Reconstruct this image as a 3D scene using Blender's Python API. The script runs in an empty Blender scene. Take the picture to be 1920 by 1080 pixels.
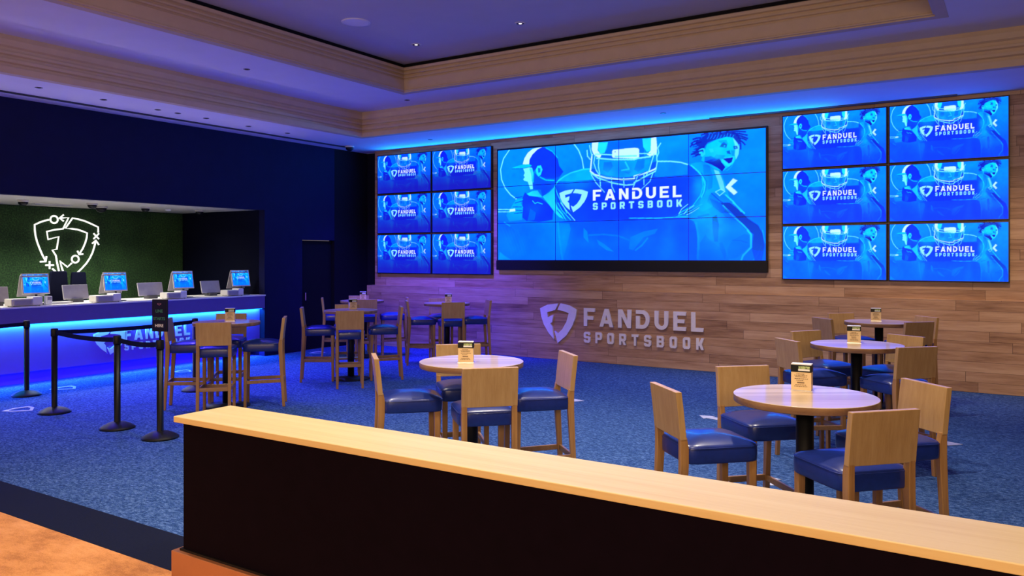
import bpy, bmesh, math, random
import numpy as np
from mathutils import Vector, Matrix
random.seed(7)
C = bpy.context.scene.collection
S = bpy.context.scene
PI = math.pi

# ------------------------------------------------------------------ camera, world, light, exposure
CAM_H = 1.8
TH = math.atan(955 / 1495)
cd = bpy.data.cameras.new('camera')
cd.sensor_width = 36.0
cd.lens = 36.0 * 1495 / 1920
cd.shift_y = -58 / 1920
cd.clip_start = 0.05
cam = bpy.data.objects.new('camera', cd)
C.objects.link(cam)
cam.location = (0, 0, CAM_H)
cam.rotation_euler = (PI / 2, 0, TH)
S.camera = cam

S.view_settings.view_transform = 'Standard'
S.view_settings.look = 'None'
S.view_settings.gamma = 1.0
S.view_settings.use_curve_mapping = False
S.view_settings.exposure = 0.0

w = bpy.data.worlds.new('world')
S.world = w
w.use_nodes = True
w.node_tree.nodes['Background'].inputs[0].default_value = (0.56, 0.45, 0.47, 1)
w.node_tree.nodes['Background'].inputs[1].default_value = 0.32


def lamp(kind, name, loc, energy, color, target=None, **kw):
    l = bpy.data.lights.new(name, kind)
    l.energy = energy
    l.color = color
    for k, v in kw.items():
        setattr(l, k, v)
    o = bpy.data.objects.new(name, l)
    C.objects.link(o)
    o.location = loc
    if target is not None:
        d = Vector(target) - Vector(loc)
        o.rotation_euler = d.to_track_quat('-Z', 'Y').to_euler()
    return o


WARM = (1.0, 0.72, 0.42)
NEUT = (1.0, 0.88, 0.74)
BLUE = (0.01, 0.09, 1.0)
PURP = (0.30, 0.16, 1.0)
# downlights in the high tray; two have cans, the rest added for tables and cap
for (x, y, e) in [(-5.6, 8.97, 120), (-7.44, 9.05, 25), (-2.6, 8.9, 330), (-1.6, 6.2, 420), (-3.6, 5.9, 400), (-5.6, 5.9, 260),
                  (-1.2, 3.1, 480), (-3.6, 3.1, 430), (1.0, 2.6, 330), (-6.0, 3.4, 230)]:
    lamp('SPOT', 'downlight_lamp', (x, y, 4.78), e, NEUT, (x, y, 0), spot_size=math.radians(90), spot_blend=0.8, shadow_soft_size=0.10)
# wall washers over the plank wall
for x, e in ((-5.7, 35), (-4.2, 120), (-2.2, 150), (-0.2, 190), (1.8, 190)):
    lamp('SPOT', 'wall_wash_lamp', (x, 10.0, 3.9), e * 1.15, (1.0, 0.78, 0.60) if x < -1 else (1.0, 0.72, 0.48), (x, 12.3, 0.25), spot_size=math.radians(74), spot_blend=1.0, shadow_soft_size=0.15)
lamp('SPOT', 'purple_wash_lamp', (-8.6, 10.1, 3.9), 1500, (0.06, 0.03, 1.0), (-9.1, 12.3, 0.6), spot_size=math.radians(85), spot_blend=1.0, shadow_soft_size=0.15)
lamp('SPOT', 'purple_wash_lamp', (-9.9, 10.2, 3.9), 500, (0.10, 0.06, 1.0), (-10.3, 12.0, 0.3), spot_size=math.radians(85), spot_blend=1.0, shadow_soft_size=0.15)
# warm gaming floor behind the camera
lamp('AREA', 'gaming_floor_lamp', (1.0, -3.6, 3.0), 300, WARM, (-2.0, 6.0, -0.5), shape='RECTANGLE', size=5.0, size_y=1.2)
lamp('AREA', 'gaming_floor_lamp', (-7.5, -3.2, 3.0), 110, WARM, (-6.0, 6.0, 0.3), shape='RECTANGLE', size=5.0, size_y=1.2)
lamp('SPOT', 'aisle_lamp', (-6.0, 1.2, 4.0), 190, (1.0, 0.60, 0.32), (-5.4, 1.7, 0), spot_size=math.radians(80), spot_blend=0.7, shadow_soft_size=0.2)


for (x, y) in [(-10.60, 5.34), (-10.66, 6.23), (-10.72, 7.42), (-10.80, 8.79), (-10.83, 9.65)]:  # blue beams added at the dark soffit spots to tint the carpet
    lamp('SPOT', 'soffit_spot_lamp', (x, y, 3.95), 520, (0.05, 0.03, 1.0), (x + 1.9, y, 0), spot_size=math.radians(75), spot_blend=1.0, shadow_soft_size=0.06)


def strip(name, loc, energy, color, rot, wd, ln, **kw):
    o = lamp('AREA', name, loc, energy, color, None, shape='RECTANGLE', size=wd, size_y=ln, **kw)
    o.rotation_euler = rot
    return o


# LED strips: under the counter fascia, under the counter front; then two unseen strips added to brighten the soffits
strip('counter_led_lamp', (-11.675, 6.27, 0.862), 110, (0.015, 0.42, 1.0), (0, math.radians(18), 0), 0.03, 7.0)
strip('kick_led_lamp', (-11.76, 6.27, 0.190), 230, (0.03, 0.07, 1.0), (0, math.radians(-28), 0), 0.03, 7.0)
strip('added_soffit_glow_lamp', (-6.6, 12.20, 3.80), 60, (0.0, 0.30, 1.0), (math.radians(-104), 0, 0), 8.6, 0.03)  # added in place of the screens' own glow on the soffit
strip('added_header_uplight', (-11.54, 6.2, 2.66), 9, (0.60, 0.46, 1.0), (0, math.radians(230), 0), 0.03, 7.0, spread=math.radians(100))  # added uplight for the left soffits, no fixture on the header
# white cans inside the ticket booth
for (x, y, e) in [(-12.68, 6.16, 130), (-12.5, 7.12, 130), (-12.66, 8.14, 95), (-12.69, 4.9, 130), (-12.7, 9.1, 7)]:
    lamp('SPOT', 'booth_lamp', (x, y, 2.56), e, (1.0, 0.95, 0.84), (x + 0.05, y, 0), spot_size=math.radians(150), spot_blend=0.6, shadow_soft_size=0.05)

# ------------------------------------------------------------------ materials
MATS = {}


def newmat(name):
    m = bpy.data.materials.new(name)
    m.use_nodes = True
    MATS[name] = m
    nt = m.node_tree
    b = nt.nodes['Principled BSDF']
    return m, nt, b


def plain(name, col, rough=0.5, metal=0.0, noise=0.06, scale=14.0, emis=None, estr=0.0, coat=0.0, spec=0.5):
    m, nt, b = newmat(name)
    tc = nt.nodes.new('ShaderNodeTexCoord')
    n = nt.nodes.new('ShaderNodeTexNoise')
    n.inputs['Scale'].default_value = scale
    n.inputs['Detail'].default_value = 4
    nt.links.new(tc.outputs['Object'], n.inputs['Vector'])
    r = nt.nodes.new('ShaderNodeValToRGB')
    lo = [max(0, c * (1 - noise)) for c in col]
    hi = [min(1, c * (1 + noise)) for c in col]
    r.color_ramp.elements[0].color = (*lo, 1)
    r.color_ramp.elements[1].color = (*hi, 1)
    r.color_ramp.elements[0].position = 0.3
    r.color_ramp.elements[1].position = 0.7
    nt.links.new(n.outputs['Fac'], r.inputs['Fac'])
    nt.links.new(r.outputs['Color'], b.inputs['Base Color'])
    b.inputs['Roughness'].default_value = rough
    b.inputs['Metallic'].default_value = metal
    b.inputs['Coat Weight'].default_value = coat
    b.inputs['Specular IOR Level'].default_value = spec
    if emis:
        b.inputs['Emission Color'].default_value = (*emis, 1)
        b.inputs['Emission Strength'].default_value = estr
    return m


def ramp(nt, fac, stops):
    r = nt.nodes.new('ShaderNodeValToRGB')
    e = r.color_ramp.elements
    e[0].position, e[0].color = stops[0][0], (*stops[0][1], 1)
    e[1].position, e[1].color = stops[-1][0], (*stops[-1][1], 1)
    for p, c in stops[1:-1]:
        x = e.new(p)
        x.color = (*c, 1)
    nt.links.new(fac, r.inputs['Fac'])
    return r.outputs['Color']


def math_node(nt, op, a, b=None):
    n = nt.nodes.new('ShaderNodeMath')
    n.operation = op
    for i, v in enumerate((a, b)):
        if v is None:
            continue
        if isinstance(v, (int, float)):
            n.inputs[i].default_value = v
        else:
            nt.links.new(v, n.inputs[i])
    return n.outputs[0]


def noise_node(nt, vec, scale, detail=4, rough=0.5, dims='3D'):
    n = nt.nodes.new('ShaderNodeTexNoise')
    n.inputs['Scale'].default_value = scale
    n.inputs['Detail'].default_value = detail
    n.inputs['Roughness'].default_value = rough
    nt.links.new(vec, n.inputs['Vector'])
    return n.outputs['Fac']


def mapping(nt, vec, scale=(1, 1, 1), loc=(0, 0, 0), rot=(0, 0, 0)):
    n = nt.nodes.new('ShaderNodeMapping')
    n.inputs['Scale'].default_value = scale
    n.inputs['Location'].default_value = loc
    n.inputs['Rotation'].default_value = rot
    nt.links.new(vec, n.inputs['Vector'])
    return n.outputs[0]


def bump(nt, b, h, strength=0.2, dist=0.01):
    n = nt.nodes.new('ShaderNodeBump')
    n.inputs['Strength'].default_value = strength
    n.inputs['Distance'].default_value = dist
    nt.links.new(h, n.inputs['Height'])
    nt.links.new(n.outputs[0], b.inputs['Normal'])


def wood(name, dark, mid, light, axis=2, rough=0.42, scale=1.0, coat=0.0):
    m, nt, b = newmat(name)
    tc = nt.nodes.new('ShaderNodeTexCoord')
    sc = [26 * scale] * 3
    sc[axis] = 1.3 * scale
    v = mapping(nt, tc.outputs['Object'], tuple(sc))
    n1 = noise_node(nt, v, 1.0, 6, 0.62)
    sc2 = [160 * scale] * 3
    sc2[axis] = 5 * scale
    n2 = noise_node(nt, mapping(nt, tc.outputs['Object'], tuple(sc2)), 1.0, 3)
    f = math_node(nt, 'ADD', math_node(nt, 'MULTIPLY', n1, 0.75), math_node(nt, 'MULTIPLY', n2, 0.25))
    c = ramp(nt, f, [(0.32, dark), (0.5, mid), (0.68, light)])
    nt.links.new(c, b.inputs['Base Color'])
    b.inputs['Roughness'].default_value = rough
    b.inputs['Coat Weight'].default_value = coat
    b.inputs['Coat Roughness'].default_value = 0.15
    bump(nt, b, n2, 0.08, 0.002)
    return m


def planks(name):
    """wide timber boards of several tones; X along the wall, Z up (object coords)"""
    m, nt, b = newmat(name)
    tc = nt.nodes.new('ShaderNodeTexCoord')
    sx = nt.nodes.new('ShaderNodeSeparateXYZ')
    nt.links.new(tc.outputs['Object'], sx.inputs[0])
    X, Z = sx.outputs['X'], sx.outputs['Z']
    row_f = math_node(nt, 'DIVIDE', Z, 0.135)
    row = math_node(nt, 'FLOOR', row_f)
    wn = nt.nodes.new('ShaderNodeTexWhiteNoise')
    wn.noise_dimensions = '1D'
    nt.links.new(row, wn.inputs['W'])
    off = math_node(nt, 'MULTIPLY', wn.outputs['Value'], 3.7)
    col_f = math_node(nt, 'DIVIDE', math_node(nt, 'ADD', X, off), 1.75)
    col = math_node(nt, 'FLOOR', col_f)
    cb = nt.nodes.new('ShaderNodeCombineXYZ')
    nt.links.new(col, cb.inputs[0])
    nt.links.new(row, cb.inputs[1])
    w2 = nt.nodes.new('ShaderNodeTexWhiteNoise')
    w2.noise_dimensions = '2D'
    nt.links.new(cb.outputs[0], w2.inputs['Vector'])
    pid = w2.outputs['Value']
    # grain, shifted per board
    va = nt.nodes.new('ShaderNodeVectorMath')
    va.operation = 'ADD'
    sh = nt.nodes.new('ShaderNodeCombineXYZ')
    nt.links.new(math_node(nt, 'MULTIPLY', pid, 37), sh.inputs[0])
    nt.links.new(math_node(nt, 'MULTIPLY', pid, 11), sh.inputs[2])
    nt.links.new(tc.outputs['Object'], va.inputs[0])
    nt.links.new(sh.outputs[0], va.inputs[1])
    g1 = noise_node(nt, mapping(nt, va.outputs[0], (0.8, 1, 9)), 1.6, 6, 0.62)
    g2 = noise_node(nt, mapping(nt, va.outputs[0], (3.2, 1, 80)), 1.2, 4, 0.6)
    f = math_node(nt, 'ADD', math_node(nt, 'MULTIPLY', pid, 0.24),
                  math_node(nt, 'ADD', math_node(nt, 'MULTIPLY', g1, 0.70), math_node(nt, 'MULTIPLY', g2, 0.34)))
    c = ramp(nt, f, [(0.28, (0.085, 0.036, 0.020)), (0.43, (0.25, 0.125, 0.068)), (0.60, (0.44, 0.25, 0.14)), (0.82, (0.60, 0.38, 0.235))])
    # seams
    fr = math_node(nt, 'FRACT', row_f)
    s1 = math_node(nt, 'LESS_THAN', fr, 0.022)
    fc = math_node(nt, 'FRACT', col_f)
    s2 = math_node(nt, 'LESS_THAN', fc, 0.0022)
    s = math_node(nt, 'MAXIMUM', s1, s2)
    mx = nt.nodes.new('ShaderNodeMix')
    mx.data_type = 'RGBA'
    nt.links.new(s, mx.inputs['Factor'])
    nt.links.new(c, mx.inputs['A'])
    mx.inputs['B'].default_value = (0.06, 0.03, 0.02, 1)
    nt.links.new(mx.outputs['Result'], b.inputs['Base Color'])
    b.inputs['Roughness'].default_value = 0.5
    h = math_node(nt, 'SUBTRACT', math_node(nt, 'MULTIPLY', g2, 0.15), s)
    bump(nt, b, h, 0.35, 0.004)
    return m


def carpet(name, stops, s1=22, s2=160, big=0.0, rough=0.95):
    m, nt, b = newmat(name)
    tc = nt.nodes.new('ShaderNodeTexCoord')
    v = tc.outputs['Object']
    n1 = noise_node(nt, mapping(nt, v, (1, 1.8, 1)), s1, 5, 0.7)
    n2 = noise_node(nt, v, s2, 3, 0.7)
    f = math_node(nt, 'ADD', math_node(nt, 'MULTIPLY', n1, 0.55), math_node(nt, 'MULTIPLY', n2, 0.45))
    if big:
        n3 = noise_node(nt, mapping(nt, v, (1, 1, 1)), 2.3, 4, 0.55)
        f = math_node(nt, 'ADD', math_node(nt, 'MULTIPLY', f, 1 - big), math_node(nt, 'MULTIPLY', n3, big))
    nt.links.new(ramp(nt, f, stops), b.inputs['Base Color'])
    b.inputs['Roughness'].default_value = rough
    b.inputs['Specular IOR Level'].default_value = 0.1
    bump(nt, b, f, 0.6, 0.012)
    return m


def staves(name):
    """butcher-block staves along X"""
    m, nt, b = newmat(name)
    tc = nt.nodes.new('ShaderNodeTexCoord')
    sx = nt.nodes.new('ShaderNodeSeparateXYZ')
    nt.links.new(tc.outputs['Object'], sx.inputs[0])
    row = math_node(nt, 'FLOOR', math_node(nt, 'DIVIDE', sx.outputs['Y'], 0.052))
    wn = nt.nodes.new('ShaderNodeTexWhiteNoise')
    wn.noise_dimensions = '1D'
    nt.links.new(row, wn.inputs['W'])
    g = noise_node(nt, mapping(nt, tc.outputs['Object'], (2, 40, 2)), 1.5, 5, 0.6)
    f = math_node(nt, 'ADD', math_node(nt, 'MULTIPLY', wn.outputs['Value'], 0.45), math_node(nt, 'MULTIPLY', g, 0.6))
    c = ramp(nt, f, [(0.25, (0.46, 0.32, 0.18)), (0.55, (0.62, 0.46, 0.28)), (0.85, (0.76, 0.60, 0.40))])
    nt.links.new(c, b.inputs['Base Color'])
    b.inputs['Roughness'].default_value = 0.36
    b.inputs['Coat Weight'].default_value = 0.45
    b.inputs['Coat Roughness'].default_value = 0.08
    return m


M = {}
M['planks'] = planks('plank_wall')
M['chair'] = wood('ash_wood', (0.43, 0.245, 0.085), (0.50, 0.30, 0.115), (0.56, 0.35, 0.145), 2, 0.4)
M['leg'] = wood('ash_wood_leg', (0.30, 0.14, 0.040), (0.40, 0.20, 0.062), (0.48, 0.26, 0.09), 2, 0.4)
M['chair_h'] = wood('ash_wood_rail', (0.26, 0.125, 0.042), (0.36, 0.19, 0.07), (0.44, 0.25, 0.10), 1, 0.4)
M['cap'] = wood('maple_cap', (0.72, 0.52, 0.23), (0.78, 0.59, 0.28), (0.82, 0.64, 0.33), 0, 0.45, 0.6)
M['stave'] = staves('table_staves')
M['edge'] = wood('table_edge', (0.22, 0.11, 0.05), (0.36, 0.19, 0.085), (0.46, 0.26, 0.12), 0, 0.35, 0.6)
M['vinyl'] = plain('blue_vinyl', (0.012, 0.028, 0.20), 0.30, noise=0.1, scale=30, coat=0.25)
M['black'] = plain('black_metal', (0.005, 0.005, 0.007), 0.5, spec=0.3)
M['blackg'] = plain('black_gloss', (0.004, 0.004, 0.006), 0.35, spec=0.3)
M['bezel'] = plain('bezel_black', (0.004, 0.005, 0.012), 0.35)
M['belt'] = plain('belt_fabric', (0.006, 0.008, 0.05), 0.8, spec=0.1)
M['soffit'] = plain('soffit_paint', (0.70, 0.66, 0.74), 0.85, noise=0.02, scale=3)
M['ceiling'] = plain('ceiling_paint', (0.50, 0.46, 0.50), 0.9, noise=0.02, scale=3)
M['mould'] = plain('moulding_paint', (0.56, 0.42, 0.29), 0.7, noise=0.04, scale=6)
M['navy'] = plain('navy_wall', (0.005, 0.006, 0.045), 0.75, noise=0.08, scale=5, spec=0.2)
M['navyd'] = plain('dark_navy', (0.003, 0.004, 0.016), 0.8, spec=0.08)
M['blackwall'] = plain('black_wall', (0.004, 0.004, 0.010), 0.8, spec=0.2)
M['counter'] = plain('counter_laminate', (0.13, 0.085, 0.34), 0.5, noise=0.03)
M['ctop'] = plain('counter_stone', (0.85, 0.82, 0.78), 0.3, noise=0.05, scale=40)
M['panel'] = plain('counter_panel', (0.20, 0.065, 0.50), 0.6, noise=0.04, scale=4)
M['cream'] = plain('booth_ceiling', (0.62, 0.58, 0.48), 0.8, noise=0.02)
M['copper'] = plain('copper_base', (0.50, 0.21, 0.10), 0.45, metal=0.35, noise=0.05, scale=5)
M['aub'] = plain('dark_body', (0.0045, 0.002, 0.006), 0.85, noise=0.1, spec=0.05)
M['silver'] = plain('brushed_silver', (0.84, 0.80, 0.88), 0.4, noise=0.04)
M['neon'] = plain('neon_white', (0.9, 0.9, 0.85), 0.4, emis=(1.0, 1.0, 0.92), estr=0.9)
M['grey'] = plain('grey_plastic', (0.36, 0.34, 0.37), 0.5)
M['lgrey'] = plain('light_plastic', (0.62, 0.60, 0.56), 0.45)
M['dgrey'] = plain('dark_plastic', (0.05, 0.05, 0.06), 0.5)
M['white'] = plain('white_plastic', (0.80, 0.80, 0.78), 0.5)
M['beige'] = plain('menu_paper', (0.78, 0.56, 0.30), 0.35, noise=0.04)
M['ink'] = plain('menu_ink', (0.16, 0.09, 0.05), 0.6)
M['photo'] = plain('menu_photo', (0.34, 0.42, 0.18), 0.4, noise=0.8, scale=90)
M['decal'] = plain('decal_white', (0.62, 0.64, 0.80), 0.6)
M['teal'] = plain('sign_teal', (0.04, 0.20, 0.16), 0.6)
M['signnavy'] = plain('sign_navy', (0.004, 0.004, 0.035), 0.6, spec=0.2)
M['led'] = plain('led_diffuser', (0.3, 0.8, 1.0), 0.5, emis=(0.0, 0.5, 1.0), estr=1.5)
M['chrome'] = plain('chrome', (0.75, 0.75, 0.78), 0.2, metal=1.0)
M['carpet'] = carpet('blue_carpet', [(0.38, (0.004, 0.016, 0.08)), (0.50, (0.030, 0.085, 0.27)), (0.63, (0.18, 0.31, 0.64))], 34, 190)
M['border'] = carpet('navy_border_carpet', [(0.3, (0.005, 0.008, 0.022)), (0.7, (0.012, 0.016, 0.040))], 60, 200)
M['orange'] = carpet('orange_carpet', [(0.38, (0.36, 0.14, 0.05)), (0.50, (0.62, 0.27, 0.09)), (0.64, (0.78, 0.38, 0.15))], 7, 120, 0.35)


def turf(name):
    m, nt, b = newmat(name)
    tc = nt.nodes.new('ShaderNodeTexCoord')
    n1 = noise_node(nt, tc.outputs['Object'], 38, 8, 0.85)
    n2 = noise_node(nt, tc.outputs['Object'], 2.2, 3)
    f = math_node(nt, 'ADD', math_node(nt, 'MULTIPLY', n1, 0.85), math_node(nt, 'MULTIPLY', n2, 0.15))
    nt.links.new(ramp(nt, f, [(0.40, (0.005, 0.020, 0.005)), (0.50, (0.020, 0.072, 0.014)), (0.62, (0.075, 0.19, 0.038))]), b.inputs['Base Color'])
    b.inputs['Roughness'].default_value = 0.9
    bump(nt, b, n1, 1.0, 0.03)
    return m


M['turf'] = turf('green_turf')


def screen_mat(name, strength=1.0):
    m, nt, b = newmat(name)
    a = nt.nodes.new('ShaderNodeAttribute')
    a.attribute_name = 'pic'
    b.inputs['Base Color'].default_value = (0.004, 0.005, 0.01, 1)
    b.inputs['Roughness'].default_value = 0.6
    b.inputs['Specular IOR Level'].default_value = 0.1
    nt.links.new(a.outputs['Color'], b.inputs['Emission Color'])
    b.inputs['Emission Strength'].default_value = strength
    return m


M['screen'] = screen_mat('display_image')


# ------------------------------------------------------------------ mesh helpers
class MB:
    def __init__(self):
        self.v, self.f, self.sm = [], [], []

    def add(self, vs, fs, smooth=False):
        o = len(self.v)
        self.v += [tuple(p) for p in vs]
        self.f += [tuple(i + o for i in q) for q in fs]
        self.sm += [smooth] * len(fs)
        return self

    def box(self, x0, x1, y0, y1, z0, z1, M4=None):
        vs = [(x, y, z) for z in (z0, z1) for y in (y0, y1) for x in (x0, x1)]
        if M4 is not None:
            vs = [tuple(M4 @ Vector(p)) for p in vs]
        return self.add(vs, [(0, 2, 3, 1), (4, 5, 7, 6), (0, 1, 5, 4), (2, 6, 7, 3), (0, 4, 6, 2), (1, 3, 7, 5)])

    def rings(self, rings, cap0=True, cap1=True, smooth=True):
        n = len(rings[0])
        vs = [p for r in rings for p in r]
        fs = []
        for k in range(len(rings) - 1):
            for i in range(n):
                j = (i + 1) % n
                fs.append((k * n + i, k * n + j, (k + 1) * n + j, (k + 1) * n + i))
        self.add(vs, fs, smooth)
        if cap0:
            self.add(rings[0], [tuple(reversed(range(n)))], False)
        if cap1:
            self.add(rings[-1], [tuple(range(n))], False)
        return self

    def lathe(self, prof, n=40, c=(0, 0, 0), cap0=True, cap1=True):
        rs = [[(c[0] + r * math.cos(2 * PI * i / n), c[1] + r * math.sin(2 * PI * i / n), c[2] + z) for i in range(n)] for r, z in prof]
        return self.rings(rs, cap0, cap1)

    def tube(self, pts, r, n=10, closed=False):
        P = [Vector(p) for p in pts]
        rs = []
        for i, p in enumerate(P):
            a = P[i - 1] if (i > 0 or closed) else p
            b = P[(i + 1) % len(P)] if (i < len(P) - 1 or closed) else p
            t = (b - a).normalized()
            up = Vector((1, 0, 0)) if abs(t.x) < 0.9 else Vector((0, 0, 1))
            s = t.cross(up).normalized()
            u = s.cross(t).normalized()
            rs.append([tuple(p + s * r * math.cos(2 * PI * k / n) + u * r * math.sin(2 * PI * k / n)) for k in range(n)])
        if closed:
            rs.append(rs[0])
            return self.rings(rs, False, False)
        return self.rings(rs)

    def post(self, path, w, d):
        """square bar through (x,z) path points in local XZ plane, thickness d in x, width w in y; path items (x,y,z)"""
        rs = []
        for (x, y, z) in path:
            rs.append([(x - d / 2, y - w / 2, z), (x + d / 2, y - w / 2, z), (x + d / 2, y + w / 2, z), (x - d / 2, y + w / 2, z)])
        return self.rings(rs, smooth=False)

    def build(self, name, mat, parent=None, bevel=0.0, seg=2, loc=None, rot=None, merge=False):
        me = bpy.data.meshes.new(name)
        me.from_pydata(self.v, [], self.f)
        for p, s in zip(me.polygons, self.sm):
            p.use_smooth = s
        bm = bmesh.new()
        bm.from_mesh(me)
        bmesh.ops.remove_doubles(bm, verts=bm.verts, dist=1e-5)
        bmesh.ops.recalc_face_normals(bm, faces=bm.faces)
        if bevel:
            ed = [e for e in bm.edges if len(e.link_faces) == 2 and e.calc_face_angle(0) > 0.6]
            bmesh.ops.bevel(bm, geom=ed, offset=bevel, segments=seg, profile=0.5, affect='EDGES')
        bm.to_mesh(me)
        bm.free()
        mats = mat if isinstance(mat, (list, tuple)) else [mat]
        for m_ in mats:
            me.materials.append(m_)
        o = bpy.data.objects.new(name, me)
        C.objects.link(o)
        if parent is not None:
            o.parent = parent
        if loc is not None:
            o.location = loc
        if rot is not None:
            o.rotation_euler = rot
        return o


def box(name, x0, x1, y0, y1, z0, z1, mat, parent=None, bevel=0.0, M4=None):
    """a box whose object origin is at its base centre"""
    if M4 is None:
        c = ((x0 + x1) / 2, (y0 + y1) / 2, z0)
        return MB().box(x0 - c[0], x1 - c[0], y0 - c[1], y1 - c[1], 0, z1 - z0).build(name, mat, parent, bevel, loc=c)
    return MB().box(x0, x1, y0, y1, z0, z1, M4).build(name, mat, parent, bevel)


def tag(o, label=None, cat=None, group=None, kind=None):
    if label:
        o['label'] = label
    if cat:
        o['category'] = cat
    if group:
        o['group'] = group
    if kind:
        o['kind'] = kind
    return o


def struct(o):
    o['kind'] = 'structure'
    return o


def thing(name, label, cat, loc=(0, 0, 0), rz=0, group=None):
    o = bpy.data.objects.new(name, None)
    C.objects.link(o)
    o.empty_display_size = 0.1
    o.location = loc
    o.rotation_euler = (0, 0, rz)
    return tag(o, label, cat, group)


def copy_tree(src, kids, loc, rz, label, group=None):
    r = src.copy()
    C.objects.link(r)
    r.location = loc
    r.rotation_euler = (0, 0, rz)
    r['label'] = label
    if group:
        r['group'] = group

    def rec(ps, newp):
        for ch, sub in ps:
            c = ch.copy()
            C.objects.link(c)
            c.parent = newp
            rec(sub, c)
    rec(kids, r)
    return r


def tree(o, allobs):
    return [(c, tree(c, allobs)) for c in allobs if c.parent == o]


def flat_shape(loops, depth, bev=0.0):
    """2-D outline (list of loops, even-odd) extruded to a solid mesh: x right, y up, z 0..depth"""
    cu = bpy.data.curves.new('outline', 'CURVE')
    cu.dimensions = '2D'
    cu.fill_mode = 'BOTH'
    cu.extrude = depth / 2
    cu.bevel_depth = bev
    for lp in loops:
        s = cu.splines.new('POLY')
        s.points.add(len(lp) - 1)
        for i, (x, y) in enumerate(lp):
            s.points[i].co = (x, y, 0, 1)
        s.use_cyclic_u = True
    o = bpy.data.objects.new('outline', cu)
    C.objects.link(o)
    dg = bpy.context.evaluated_depsgraph_get()
    me = bpy.data.meshes.new_from_object(o.evaluated_get(dg))
    bpy.data.objects.remove(o)
    bpy.data.curves.remove(cu)
    for v in me.vertices:
        v.co.z += depth / 2
    return me


def text_mesh(txt, size, depth=0.002, align='LEFT', spacing=1.0):
    cu = bpy.data.curves.new('lettering', 'FONT')
    cu.body = txt
    cu.size = size
    cu.extrude = depth / 2
    cu.align_x = align
    cu.offset = size * 0.012
    cu.space_character = spacing
    o = bpy.data.objects.new('lettering', cu)
    C.objects.link(o)
    dg = bpy.context.evaluated_depsgraph_get()
    me = bpy.data.meshes.new_from_object(o.evaluated_get(dg))
    bpy.data.objects.remove(o)
    bpy.data.curves.remove(cu)
    return me


def mesh_obj(name, me, mat, parent=None, matrix=None):
    me.name = name
    me.materials.clear()
    me.materials.append(mat)
    o = bpy.data.objects.new(name, me)
    C.objects.link(o)
    if parent is not None:
        o.parent = parent
    if matrix is not None:
        o.matrix_local = matrix
    return o


# ------------------------------------------------------------------ lettering outlines (unit height)
def stroke_rect(x0, y0, x1, y1):
    return [(x0, y0), (x1, y0), (x1, y1), (x0, y1)]


def arc(cx, cy, r, a0, a1, n=8, ry=None):
    ry = r if ry is None else ry
    return [(cx + r * math.cos(math.radians(a0 + (a1 - a0) * i / n)), cy + ry * math.sin(math.radians(a0 + (a1 - a0) * i / n))) for i in range(n + 1)]


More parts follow.
